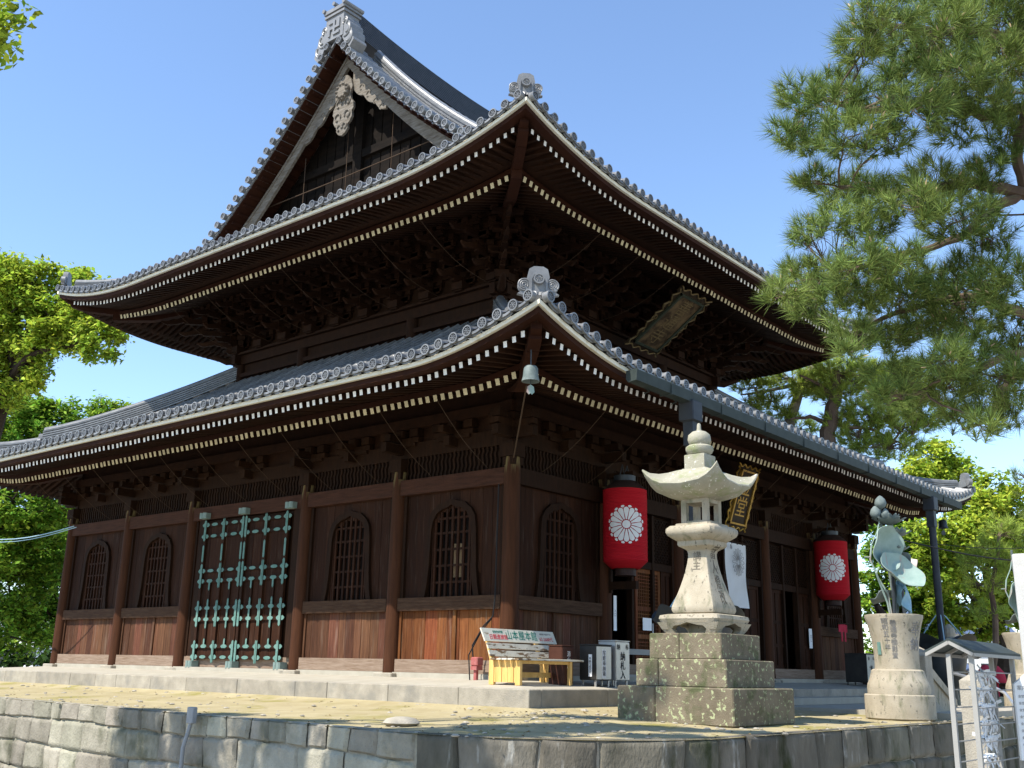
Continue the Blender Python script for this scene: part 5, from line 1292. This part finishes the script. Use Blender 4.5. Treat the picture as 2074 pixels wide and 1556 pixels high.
m = MB(); m.prism([(-.0, -2.4), (.38, -2.4), (.38, -.62), (0, -.62)], f, -.03, .01); m.build('stand', 'plaster', t)
text('案内', 'lettering', .05, 'greyink', t, lambda a, b, d: f(.0+a, .06+b, .021+d*.2))
for k in range(8): text('金堂拝観の御案内と納経', 'lettering', .03, 'greyink', t, lambda a, b, d: f(.12+a, -.02-.065*k+b, .021+d*.2))
m = MB(); P = [at(1925, 1362, 25), at(1990, 1380, 24), at(2036, 1404, 23.4), at(2052, 1425, 23.2), at(2056, 1460, 23.2)]; m.tube(P, .035, 8); m.tube([P[1], P[1]-Vector((0, 0, .9))], .03, 8)
tag(m.build('handrail', 'steelpipe', smooth=True), 'bent shiny steel handrail by the steps', 'handrail')
# ---------------------------------------------------------------- drain conduit on the wall
t = thing('conduit', (-6.7, .5, -.9), 'grey conduit pipe with a junction box on the retaining wall', 'conduit')
c = at(391, 1450, 15.3); c = Vector((-6.62, 0, -.80)); 
d_ = (at(391, 1450, 1)-CAM); k_ = (-6.68-CAM.x)/d_.x; c = CAM+d_*k_
m = MB(); m.cbox(c.x-.07, c.x+.02, c.y-.09, c.y+.09, c.z-.12, c.z+.14, .012); m.build('junction_box', 'conduit', t)
m = MB(); m.tube([c+Vector((-.03, .0, -.1)), c+Vector((-.05, .02, -.25)), c+Vector((-.10, .05, -.5)), c+Vector((-.10, .05, -1.0))], .035, 10); m.build('pipe', 'conduit', t, smooth=True)
# ---------------------------------------------------------------- vegetation
def leaf_cloud(name, C, N_, size, aspect, m, parent, bud=None):
    """rhombic leaves at C (n,3) with normals N_"""
    n = len(C); N_ = N_/np.linalg.norm(N_, axis=1, keepdims=True)
    r = rng.normal(size=(n, 3)); a = np.cross(N_, r); a /= np.linalg.norm(a, axis=1, keepdims=True)+1e-9; b = np.cross(N_, a)
    s = size*rng.uniform(.5, 1.5, (n, 1)); a = a*s; b = b*s*aspect
    V = np.stack([C-a, C-b*1.0+a*.1, C+a, C+b+a*.1], 1)+0
    V[:, 1] += N_*s*.18; V[:, 3] += N_*s*.18
    return npmesh(name, V.reshape(-1, 3), np.arange(4*n).reshape(n, 4), m, parent)
def tuft_cloud(name, C, A, L, W, nn, m, parent, spread=1.0, droop=0):
    """needle tufts: C centres, A axes"""
    n = len(C); A = A/np.linalg.norm(A, axis=1, keepdims=True)
    Cn = np.repeat(C, nn, 0); An = np.repeat(A, nn, 0); k = len(Cn)
    r = rng.normal(size=(k, 3)); p = np.cross(An, r); p /= np.linalg.norm(p, axis=1, keepdims=True)+1e-9
    th = rng.uniform(.12, 1.25, (k, 1))*spread; d = An*np.cos(th)+p*np.sin(th); d[:, 2] -= droop
    d /= np.linalg.norm(d, axis=1, keepdims=True)
    l = L*rng.uniform(.7, 1.2, (k, 1)); st = Cn+An*(rng.uniform(-.35, .35, (k, 1))*L*.8)
    q = np.cross(d, rng.normal(size=(k, 3))); q /= np.linalg.norm(q, axis=1, keepdims=True)+1e-9; q = q*W/2
    V = np.stack([st-q, st+q, st+d*l], 1).reshape(-1, 3)
    return npmesh(name, V, np.arange(3*k).reshape(k, 3), m, parent)
def limb(mb, a, b, r0, r1, wob=.12, n=9, sag=0):
    a, b = Vector(a), Vector(b); L_ = (b-a).length; P = []; r = random.Random(int(abs(a.x*91+b.y*37+b.z*13)*100)); n = max(n, 5)
    q = [Vector((r.uniform(-1, 1), r.uniform(-1, 1), r.uniform(-.6, 1))) for _ in range(3)]
    for i in range(n):
        f = i/(n-1); w_ = wob*L_*.5
        P.append(a.lerp(b, f)+q[0]*(w_*math.sin(math.pi*f))+q[1]*(w_*.5*math.sin(2*math.pi*f))+q[2]*(w_*.28*math.sin(3*math.pi*f))+Vector((0, 0, sag*math.sin(math.pi*f))))
    mb.tube(P, [r0+(r1-r0)*i/(n-1) for i in range(n)], 7); return P
def blobs_world(bl):
    out = []
    for (px, py, rx, ry, d) in bl:
        c = at(px, py, d); k = d/FPX; out.append((np.array(c), rx*k, ry*k))
    return out
Rv, Fv = np.array(CR), np.array(Vector((CF.x, CF.y, 0)).normalized())
def shell(c, rx, ry, n, inner=.5, depth=.85):
    u = rng.normal(size=(n, 3)); u /= np.linalg.norm(u, axis=1, keepdims=True); rr = rng.uniform(inner**3, 1, (n, 1))**(1/3); u = u*rr
    return c+u[:, :1]*rx*Rv+u[:, 1:2]*((rx+ry)/2*depth)*Fv+u[:, 2:3]*np.array([0, 0, ry]), u
def broadleaf(name, label, base, bl, leafmat, size, dens=1.0, clump=.55, r0=.35, bark='barkdark', group=None, fork=None, per=95):
    t = thing(name, base, label, 'tree', group); B = bl if len(bl[0]) == 3 else blobs_world(bl)
    C, N_ = [], []
    for c, rx, ry in B:
        n = max(3, int(dens*rx*ry*7/(clump*clump)*.5)); cc, u = shell(c, rx, ry, n)
        for q, uu in zip(cc, u):
            kk = int(per*rng.uniform(.6, 1.3)); pts = rng.normal(size=(kk, 3))*clump*np.array([.42, .42, .30]); C.append(q+pts)
            nv = rng.normal(size=(kk, 3))*.55+np.array([0, 0, .75])+np.array([uu[0], uu[1], uu[2]])*.3+np.array(SUN)*.3; N_.append(nv)
    leaf_cloud('crown', np.concatenate(C), np.concatenate(N_), size, .5, leafmat, t)
    m = MB(); base = Vector(base); fk = Vector(fork) if fork else base.lerp(Vector(np.mean([b[0] for b in B], 0)), .55)
    limb(m, base, fk, r0, r0*.62, .08)
    for c, rx, ry in B:
        P = limb(m, fk, c, r0*.45, r0*.10, .22, 8, sag=.1)
        for _ in range(4):
            q, _u = shell(c, rx, ry, 1, .7); limb(m, P[rnd.randint(4, 7)], q[0], r0*.13, r0*.03, .25, 5)
    m.build('trunk', bark, t, smooth=True); return t
GZ = -.6
def gnd(px, d, z=GZ): p = at(px, 1350, d); return (p.x, p.y, z)
LEFT = 'broadleaf trees behind the gabled side of the hall'
broadleaf('camphor_tree', 'tall bright green spreading tree behind the hall, its top level with the upper eave', gnd(-150, 46),
          [(20, 590, 75, 60, 46), (95, 600, 75, 55, 46), (180, 595, 55, 48, 45), (40, 660, 90, 55, 46), (130, 655, 75, 50, 45), (205, 690, 50, 45, 44), (-40, 640, 90, 90, 46), (30, 735, 70, 35, 46), (-30, 780, 90, 60, 46), (60, 770, 45, 22, 45), (70, 560, 60, 40, 46), (150, 570, 50, 35, 46), (0, 545, 50, 40, 46), (90, 700, 70, 40, 45), (230, 670, 30, 30, 44)], 'leaf', .115, 1.5, .5, .42, fork=at(20, 770, 46), group=LEFT)
broadleaf('round_tree', 'lower green tree whose crown rises behind the end of the lower roof', gnd(120, 58),
          [(30, 860, 90, 60, 56), (110, 865, 70, 50, 57), (170, 855, 45, 45, 58), (235, 850, 35, 28, 58), (-20, 900, 80, 60, 56), (210, 835, 40, 25, 58), (60, 830, 50, 40, 57)], 'leafmid', .14, 1.5, .65, .35, group=LEFT)
broadleaf('broad_tree', 'dark lower boughed tree filling the gap beneath the lower eave', gnd(-60, 40),
          [(30, 1020, 80, 45, 40), (110, 1040, 60, 40, 41), (60, 1120, 90, 60, 42), (115, 1180, 60, 80, 44), (20, 1200, 80, 70, 41), (90, 1270, 60, 50, 44), (-30, 1100, 90, 90, 40), (20, 1290, 70, 45, 41), (60, 1070, 70, 40, 41), (120, 1110, 30, 40, 43), (130, 1260, 30, 60, 45)], 'leafmid', .11, 1.6, .55, .35, fork=at(-30, 1045, 40), group=LEFT)
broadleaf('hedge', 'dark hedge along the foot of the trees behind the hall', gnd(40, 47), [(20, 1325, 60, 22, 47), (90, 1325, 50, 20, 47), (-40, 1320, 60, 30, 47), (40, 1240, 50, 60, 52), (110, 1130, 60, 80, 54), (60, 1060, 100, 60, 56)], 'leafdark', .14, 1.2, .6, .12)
# tree just outside on the left, one bough reaching in, shading the wall
def shade(x, y, z, t_, r): c = Vector((x, y, z))+SUN*t_; return (np.array(c), r, r*.7)
NEAR = blobs_world([(-10, 30, 40, 60, 11.5), (-60, 90, 60, 60, 11.5), (-170, 40, 100, 100, 11.5)])+[shade(-6.8, 3.2, -.9, 12, 1.1), shade(-6.8, 1.2, -.9, 12.5, 1.1), shade(-6.8, -1.0, -.9, 12, 1.1), shade(-6.9, -3.0, -.9, 12.5, .75), shade(-6.3, -4.6, -.7, 13.5, 1.1), shade(-4.9, -4.6, -.65, 13, 1.2), shade(-3.6, -5.2, -.65, 16.5, 1.1), shade(-2.3, -3.6, -.5, 18, .6), shade(-1.8, -4.3, -.2, 19, .4), shade(-4.5, -6.5, -.7, 13, .6), shade(-2.5, -6.6, -.7, 17, .6)]
broadleaf('near_tree', 'near leafy tree at the picture edge with one bough in the top corner', (-17.6, 2.4, -2.4), NEAR, 'leaf', .06, 2.1, .32, .28, fork=(-17.2, 2.2, 6.5), per=85)
RIGHT = 'broadleaf trees beyond the entrance side'
broadleaf('camphor_tree', 'bright yellow green round topped tree above the far eave corner', gnd(1900, 52),
          [(1895, 930, 48, 40, 52), (1920, 975, 60, 50, 52), (1880, 985, 45, 35, 51), (1935, 960, 30, 30, 52), (1850, 960, 40, 30, 51)], 'leaf', .13, 1.6, .6, .3, group=RIGHT)
broadleaf('camphor_tree', 'wide yellow green tree between the downpipe and the tall pillar', gnd(2027, 46, -1.3),
          [(2010, 1000, 55, 40, 46), (2050, 1040, 50, 50, 46), (1970, 1045, 55, 45, 45), (1920, 1090, 60, 50, 44), (1990, 1110, 60, 45, 46), (1900, 1160, 50, 55, 44), (1950, 1225, 60, 50, 45), (2030, 1170, 55, 70, 46), (1985, 1275, 45, 25, 45), (2060, 1110, 50, 60, 47), (2010, 1060, 60, 40, 47), (1930, 1130, 60, 50, 47), (2060, 1240, 40, 40, 46), (1890, 1240, 45, 45, 47), (1870, 1100, 40, 50, 47)], 'leaf', .12, 1.5, .5, .40, fork=at(2025, 1270, 46), group=RIGHT)
broadleaf('camphor_tree', 'shaded tree showing between the farther red lantern and the downpipe', gnd(1800, 48),
          [(1780, 1090, 40, 50, 48), (1840, 1080, 45, 45, 48), (1800, 1160, 55, 55, 48), (1850, 1180, 45, 60, 47), (1780, 1240, 40, 50, 48), (1840, 1270, 50, 45, 48), (1770, 1320, 40, 30, 48)], 'leafmid', .12, 1.5, .5, .3, group=RIGHT)
broadleaf('camphor_tree', 'green tree standing past the tall pillar, mostly outside the picture', gnd(2260, 48),
          [(2190, 1080, 90, 80, 48), (2290, 1050, 100, 90, 49), (2240, 1180, 110, 80, 48), (2330, 1180, 80, 80, 48), (2180, 1230, 60, 50, 47)], 'leafmid', .15, 1.1, .6, .4, group=RIGHT)
# ---- pines
def pine(name, label, base, bl, segs, m, L, W, nn, dens, tr, group=None, bark='bark', up=.6, twig=None, buds=False, joined=True):
    t = thing(name, base, label, 'pine tree', group); B = blobs_world(bl); C, A = [], []; mb = MB(); anchors = []
    for pts, r0, r1 in segs:
        P = [Vector(p) for p in pts]; Q = []
        for i in range(len(P)-1):
            for k in range(4): Q.append(P[i].lerp(P[i+1], k/4)+Vector((rnd.uniform(-1, 1), rnd.uniform(-1, 1), rnd.uniform(-1, 1)))*(P[i+1]-P[i]).length*.035)
        Q.append(P[-1]); mb.tube(Q, [r0+(r1-r0)*i/(len(Q)-1) for i in range(len(Q))], 8); anchors += Q
    AN = np.array([tuple(a) for a in anchors])
    for c, rx, ry in B:
        n = max(4, int(dens*rx*ry)); q, u = shell(c, rx, ry, n, .25, tr)
        C.append(q); ax = np.stack([u[:, 0]*.6*Rv[0]+u[:, 1]*.6*Fv[0], u[:, 0]*.6*Rv[1]+u[:, 1]*.6*Fv[1], u[:, 2]*.35+up], 1)+rng.normal(size=(n, 3))*.28; A.append(ax)
        # twigs: sub-branch from nearest limb to the blob, then to tufts
        i = np.argmin(((AN-c)**2).sum(1)); P = limb(mb, anchors[i], c, tr*.0+W*6 if False else (twig or L*.16), (twig or L*.16)*.45, .18, 7)
        for k in range(0, n, 2 if n > 20 else 1):
            a = P[rnd.randint(2, 6)]; e = Vector(q[k]); limb(mb, a, e, (twig or L*.16)*.34, (twig or L*.16)*.14, .16, 4)
    C, A = np.concatenate(C), np.concatenate(A)
    tuft_cloud('crown', C, A, L, W, nn, m, t, 1.0, .05)
    if buds:
        b = MB()
        for k in range(0, len(C), 6):
            a = Vector(A[k]).normalized(); c = Vector(C[k]); b.tube([c+a*.06, c+a*.08, c+a*.10], [.006, .006, .002], 5)
        b.build('buds', 'bud', t)['kind'] = 'stuff'
    mb.build('trunk', bark, t, smooth=True); return t
d0 = 9.0
A_ = lambda px, py, d=d0: at(px, py, d)
FB = [(1790, 40, 85, 55), (1880, 70, 95, 80), (1990, 60, 90, 90), (1745, 95, 45, 45), (2040, 150, 60, 80), (1850, 140, 70, 40), (1940, 150, 80, 50),
      (1620, 190, 52, 26), (1690, 170, 50, 24), (1680, 215, 75, 32), (1780, 200, 70, 40), (1850, 225, 70, 40), (1600, 265, 48, 28), (1650, 295, 62, 34), (1730, 275, 70, 40), (1960, 230, 90, 60), (2040, 270, 50, 60), (1800, 290, 50, 35),
      (1650, 365, 42, 28), (1720, 385, 75, 34), (1800, 400, 80, 40), (1890, 370, 70, 40), (1860, 420, 70, 35), (1640, 465, 38, 22), (1625, 490, 22, 25), (1710, 450, 70, 35), (1770, 470, 60, 24), (1980, 380, 60, 60), (1940, 450, 80, 35), (2010, 490, 50, 40),
      (1610, 560, 50, 28), (1590, 600, 40, 26), (1660, 570, 75, 40), (1740, 540, 80, 36), (1720, 610, 85, 38), (1650, 625, 60, 28), (1830, 540, 70, 40), (1830, 600, 90, 45), (1930, 570, 90, 50), (2030, 580, 60, 60), (1950, 640, 90, 45), (1880, 660, 80, 38),
      (1730, 680, 55, 28), (1790, 690, 65, 32), (1720, 715, 36, 20), (1960, 720, 60, 45), (2040, 690, 45, 60), (1910, 730, 50, 40), (1930, 790, 45, 40), (2000, 800, 55, 50), (2050, 780, 40, 60), (1830, 760, 75, 30), (1870, 810, 75, 34), (1800, 800, 50, 24), (1940, 850, 40, 30), (1990, 870, 40, 22), (2040, 850, 40, 35),
      (2140, 60, 90, 80), (2230, 200, 90, 90), (2140, -80, 110, 90), (1950, -60, 110, 60), (2250, 420, 100, 90), (2180, 560, 70, 70), (2320, 300, 90, 90), (2260, 10, 110, 90), (2300, 600, 90, 70), (2150, 780, 60, 50)]
fb = [(px, py, rx, ry, d0-.25+((i*37) % 11-5)*.17) for i, (px, py, rx, ry) in enumerate(FB)]
base = at(2330, 1350, 9.4); base.z = -2.4
segs = [([base, A_(2300, 1000, 9.4), A_(2210, 700, 9.4), A_(2125, 530, 9.5), A_(2112, 430, 9.5), A_(2130, 330, 9.5), A_(2160, 150, 9.5), A_(2150, -80, 9.5)], .15, .07),
        ([A_(2130, 330, 9.5), A_(2080, 385, 9.5), A_(2020, 420, 9.4), A_(1965, 468), A_(1900, 500), A_(1800, 520), A_(1700, 560)], .06, .018),
        ([A_(2150, 180, 9.5), A_(2075, 240, 9.5), A_(2058, 320, 9.5), A_(2078, 390, 9.5)], .06, .045),
        ([A_(2150, 200, 9.5), A_(1990, 235, 9.4), A_(1900, 190), A_(1840, 215), A_(1760, 225), A_(1700, 210), A_(1630, 190)], .06, .018),
        ([A_(2110, 400, 9.5), A_(1960, 370, 9.4), A_(1870, 385), A_(1800, 390), A_(1700, 380)], .06, .018),
        ([A_(2150, 60, 9.5), A_(2000, 70), A_(1880, 60), A_(1790, 50)], .055, .018),
        ([A_(2190, 700, 9.3), A_(2080, 640), A_(1980, 600), A_(1880, 610), A_(1760, 660)], .06, .018),
        ([A_(2200, 720, 9.3), A_(2080, 740), A_(2030, 790), A_(2005, 850), A_(1950, 870)], .05, .012), ([A_(2190, 700, 9.3), A_(2050, 720), A_(1940, 760), A_(1850, 800)], .05, .014)]
pine('pine_tree', 'large foreground pine reaching across the sky with long needles', base, fb, segs, 'needle', .145, .0056, 50, 1000, 1.3, buds=True, twig=.010)
bg = 'pines standing beyond the far corner of the hall'
pine('pine_tree', 'slender leaning grey trunked pine above the lower roof', gnd(1560, 42),
     [(1530, 785, 45, 16, 42), (1600, 765, 70, 18, 42), (1680, 750, 60, 22, 42), (1560, 815, 50, 16, 42), (1520, 830, 30, 14, 42), (1640, 795, 45, 18, 42), (1590, 840, 40, 14, 42), (1620, 870, 40, 18, 43)],
     [([gnd(1570, 42), at(1590, 900, 42), at(1600, 850, 42), at(1626, 775, 42), at(1650, 735, 42)], .30, .14), ([at(1626, 775, 42), at(1560, 790, 42), at(1500, 800, 42)], .09, .03)], 'needle_pale', .38, .024, 34, 135, 1.0, bg, 'barkgrey', twig=.05)
pine('pine_tree', 'thick brown trunked pine with layered pale foliage above the lower roof', gnd(1670, 40),
     [(1720, 760, 80, 30, 40), (1790, 770, 60, 34, 40), (1830, 800, 70, 34, 40), (1700, 800, 50, 20, 40), (1760, 835, 70, 30, 40), (1830, 860, 60, 28, 40), (1700, 850, 40, 25, 40), (1740, 890, 60, 25, 40), (1800, 910, 70, 25, 40), (1840, 760, 50, 30, 40), (1650, 780, 50, 25, 41), (1880, 840, 50, 30, 40)],
     [([gnd(1660, 40), at(1672, 920, 40), at(1680, 860, 40), at(1693, 796, 40), at(1690, 750, 40)], .40, .2), ([at(1690, 800, 40), at(1660, 780, 40), at(1620, 760, 40)], .1, .04), ([at(1680, 860, 40), at(1640, 845, 40), at(1600, 850, 40)], .11, .04), ([at(1690, 860, 40), at(1760, 870, 40), at(1830, 900, 40)], .1, .03)], 'needle_pale', .38, .024, 34, 135, 1.0, bg, 'bark', twig=.05)
pine('pine_tree', 'soft green young pine in front of the yellow green trees', gnd(2010, 38),
     [(2030, 1080, 40, 30, 38), (2000, 1120, 45, 30, 38), (2050, 1140, 40, 40, 38), (2010, 1180, 55, 30, 38), (1970, 1140, 35, 25, 38), (2000, 1240, 40, 25, 38)],
     [([gnd(2010, 38), at(2012, 1200, 38), at(2030, 1060, 38)], .14, .05)], 'needle_pale', .36, .018, 30, 90, .9, bg, 'bark', up=.9, twig=.03)
pine('pine_tree', 'dark green pine tip at the very edge above the tall pillar', gnd(2110, 30),
     [(2066, 960, 14, 22, 30), (2085, 985, 30, 30, 30), (2100, 1040, 40, 30, 30)], [([gnd(2110, 30), at(2105, 1100, 30), at(2075, 930, 30)], .14, .03)], 'needle', .30, .014, 30, 70, .9, None, 'bark', up=.9, twig=.03)
# leaning dark trunk by the lotus
m = MB(); limb(m, gnd(1760, 34), at(1800, 1265, 34), .30, .22, .1); limb(m, at(1800, 1265, 34), at(1775, 1225, 34), .2, .1, .1); limb(m, at(1790, 1270, 34), at(1850, 1250, 34), .16, .08, .1)
o = m.build('tree_stump', 'barkdark', smooth=True); tag(o, 'dark forked bare trunk behind the bronze lotus', 'trunk')

# ---------------------------------------------------------------- far buildings and walls
def far_wall():
    a, b = Vector(gnd(1720, 60)), Vector(gnd(1960, 60)); t = thing('tiled_wall', (a+b)/2, 'far brown garden wall capped with blue grey tiles beyond the urn', 'wall')
    d = (b-a).normalized(); n = Vector((-d.y, d.x, 0)); m = MB(); m.beam(a+Vector((0, 0, .5)), b+Vector((0, 0, .5)), .4, 1.4); m.build('wall_body', 'earthwall', t)
    m = MB()
    for s2 in (-1, 1):
        L_ = (b-a).length; k = int(L_/.28)
        for i in range(k):
            p = a+d*(i+.5)*.28+Vector((0, 0, 1.55)); m.tube([p, p+n*s2*.62-Vector((0, 0, .34))], .09, 6)
        m.hexa([a+Vector((0, 0, 1.5)), b+Vector((0, 0, 1.5)), b+n*s2*.6+Vector((0, 0, 1.17)), a+n*s2*.6+Vector((0, 0, 1.17)), a+Vector((0, 0, 1.56)), b+Vector((0, 0, 1.56)), b+n*s2*.6+Vector((0, 0, 1.23)), a+n*s2*.6+Vector((0, 0, 1.23))])
    m.build('tile_cap', 'bluetile', t)
far_wall()
def house(px0, px1, d, h, label, roofm='bluetile'):
    a, b = Vector(gnd(px0, d, -1.3)), Vector(gnd(px1, d, -1.3)); t = thing('far_house', (a+b)/2, label, 'house'); dd = (b-a).normalized(); n = Vector((-dd.y, dd.x, 0))
    if n.dot(CF) < 0: n = -n
    m = MB(); m.hexa([a, b, b+n*7, a+n*7]+[v+Vector((0, 0, h)) for v in (a, b, b+n*7, a+n*7)]); w_ = m.build('wall', 'plaster', t)
    m = MB(); Z = Vector((0, 0, 1)); e = .6
    m.loft([[a-dd*e-n*e+Z*h, a-dd*e+n*(7+e)+Z*h, a-dd*e+n*3.5+Z*(h+2.0)], [b+dd*e-n*e+Z*h, b+dd*e+n*(7+e)+Z*h, b+dd*e+n*3.5+Z*(h+2.0)]]); m.build('roof', roofm, t)
    L_ = (b-a).length
    for k in range(2):
        p = a+dd*L_*(.22+.45*k)-n*.03+Z*1.0; m = MB(); m.hexa([p, p+dd*1.6, p+dd*1.6+n*.02, p+n*.02, p+Z*1.3, p+dd*1.6+Z*1.3, p+dd*1.6+Z*1.3+n*.02, p+n*.02+Z*1.3]); m.build('window', 'iron', t)
house(1880, 2040, 62, 4.0, 'low white walled building glimpsed beneath the trees past the pot')
house(-60, 70, 80, 4.5, 'white building barely visible through the trees behind the hall')
def far_lantern(px, d, zt, label):
    p = at(px, 1350, d); t = thing('stone_lantern', (p.x, p.y, -.6), label, 'stone lantern'); X, Y = p.x, p.y
    m = MB(); m.square((X, Y, 0), [(.5, -.6), (.5, -.2), (.4, -.2), (.22, .1), (.2, .9), (.4, 1.05), (.4, 1.2), (.26, 1.2), (.26, zt-1.1)]); m.build('shaft', 'granite', t)
    m = MB(); m.square((X, Y, 0), [(.3, zt-1.1), (.72, zt-.95, .12), (.74, zt-.88, .12), (.45, zt-.62, .03), (.20, zt-.45)]); m.lathe((X, Y, 0), [(.18, zt-.45), (.22, zt-.3), (.2, zt-.15), (.05, zt)], 12); m.build('lantern_roof', 'granite', t)
far_lantern(1928, 36, 1.95, 'weathered stone lantern top behind the dark rain pot')
# person glimpses among the far stalls: a pair of red festival cones
m = MB()
for px, py in ((1996, 1362), (2018, 1364)):
    p = at(px, py, 40); m.lathe((p.x, p.y, p.z-.35), [(.34, 0), (.36, .05), (.30, .38), (.10, .62), (.02, .64)], 12)
    m.lathe((p.x, p.y, -.7), [(.05, 0), (.05, p.z+.4)], 8)
tag(m.build('red_parasol', 'redcloth', smooth=True), 'small red parasol shapes seen through the paper rack', 'parasol')
# stall shelter dark band behind the rack
m = MB(); p = Vector(gnd(1965, 44, -1.3)); q = Vector(gnd(2060, 44, -1.3)); m.beam(p+Vector((0, 0, 1.2)), q+Vector((0, 0, 1.2)), 1.5, .12); m.beam(p+Vector((0, 0, .5)), q+Vector((0, 0, .5)), .9, .9)
for f_ in (0, .5, 1): c = p.lerp(q, f_); m.beam(c, c+Vector((0, 0, 1.3)), .1, .1)
tag(m.build('stall', 'wood'), 'low dark stall in shade beneath the far trees', 'stall')
# ---------------------------------------------------------------- cables
def cable(name, pts, r, m_, label):
    m = MB(); P = []
    for i in range(len(pts)-1):
        a, b = Vector(pts[i]), Vector(pts[i+1])
        for k in range(8): f_ = k/8; P.append(a.lerp(b, f_)-Vector((0, 0, .25*math.sin(math.pi*f_))))
    P.append(Vector(pts[-1])); m.tube(P, r, 5); tag(m.build(name, m_), label, 'cable')
cable('power_cable', [at(1800, 1087, 30), at(2200, 1140, 34)], .022, 'wire', 'thick black cable running behind the downpipe to the trees')
cable('power_cable', [at(1880, 1100, 33), at(2200, 1092, 36)], .012, 'wire', 'thin black cable crossing just over the thick one')
cable('power_cable', [at(-80, 1085, 33), at(150, 1066, 31.5)], .016, 'bluewire', 'pale blue cable running to the far hall corner, the upper of two')
cable('power_cable', [at(-80, 1092, 33), at(155, 1068, 31.5)], .012, 'bluewire', 'pale cable running to the far hall corner, the lower of two')
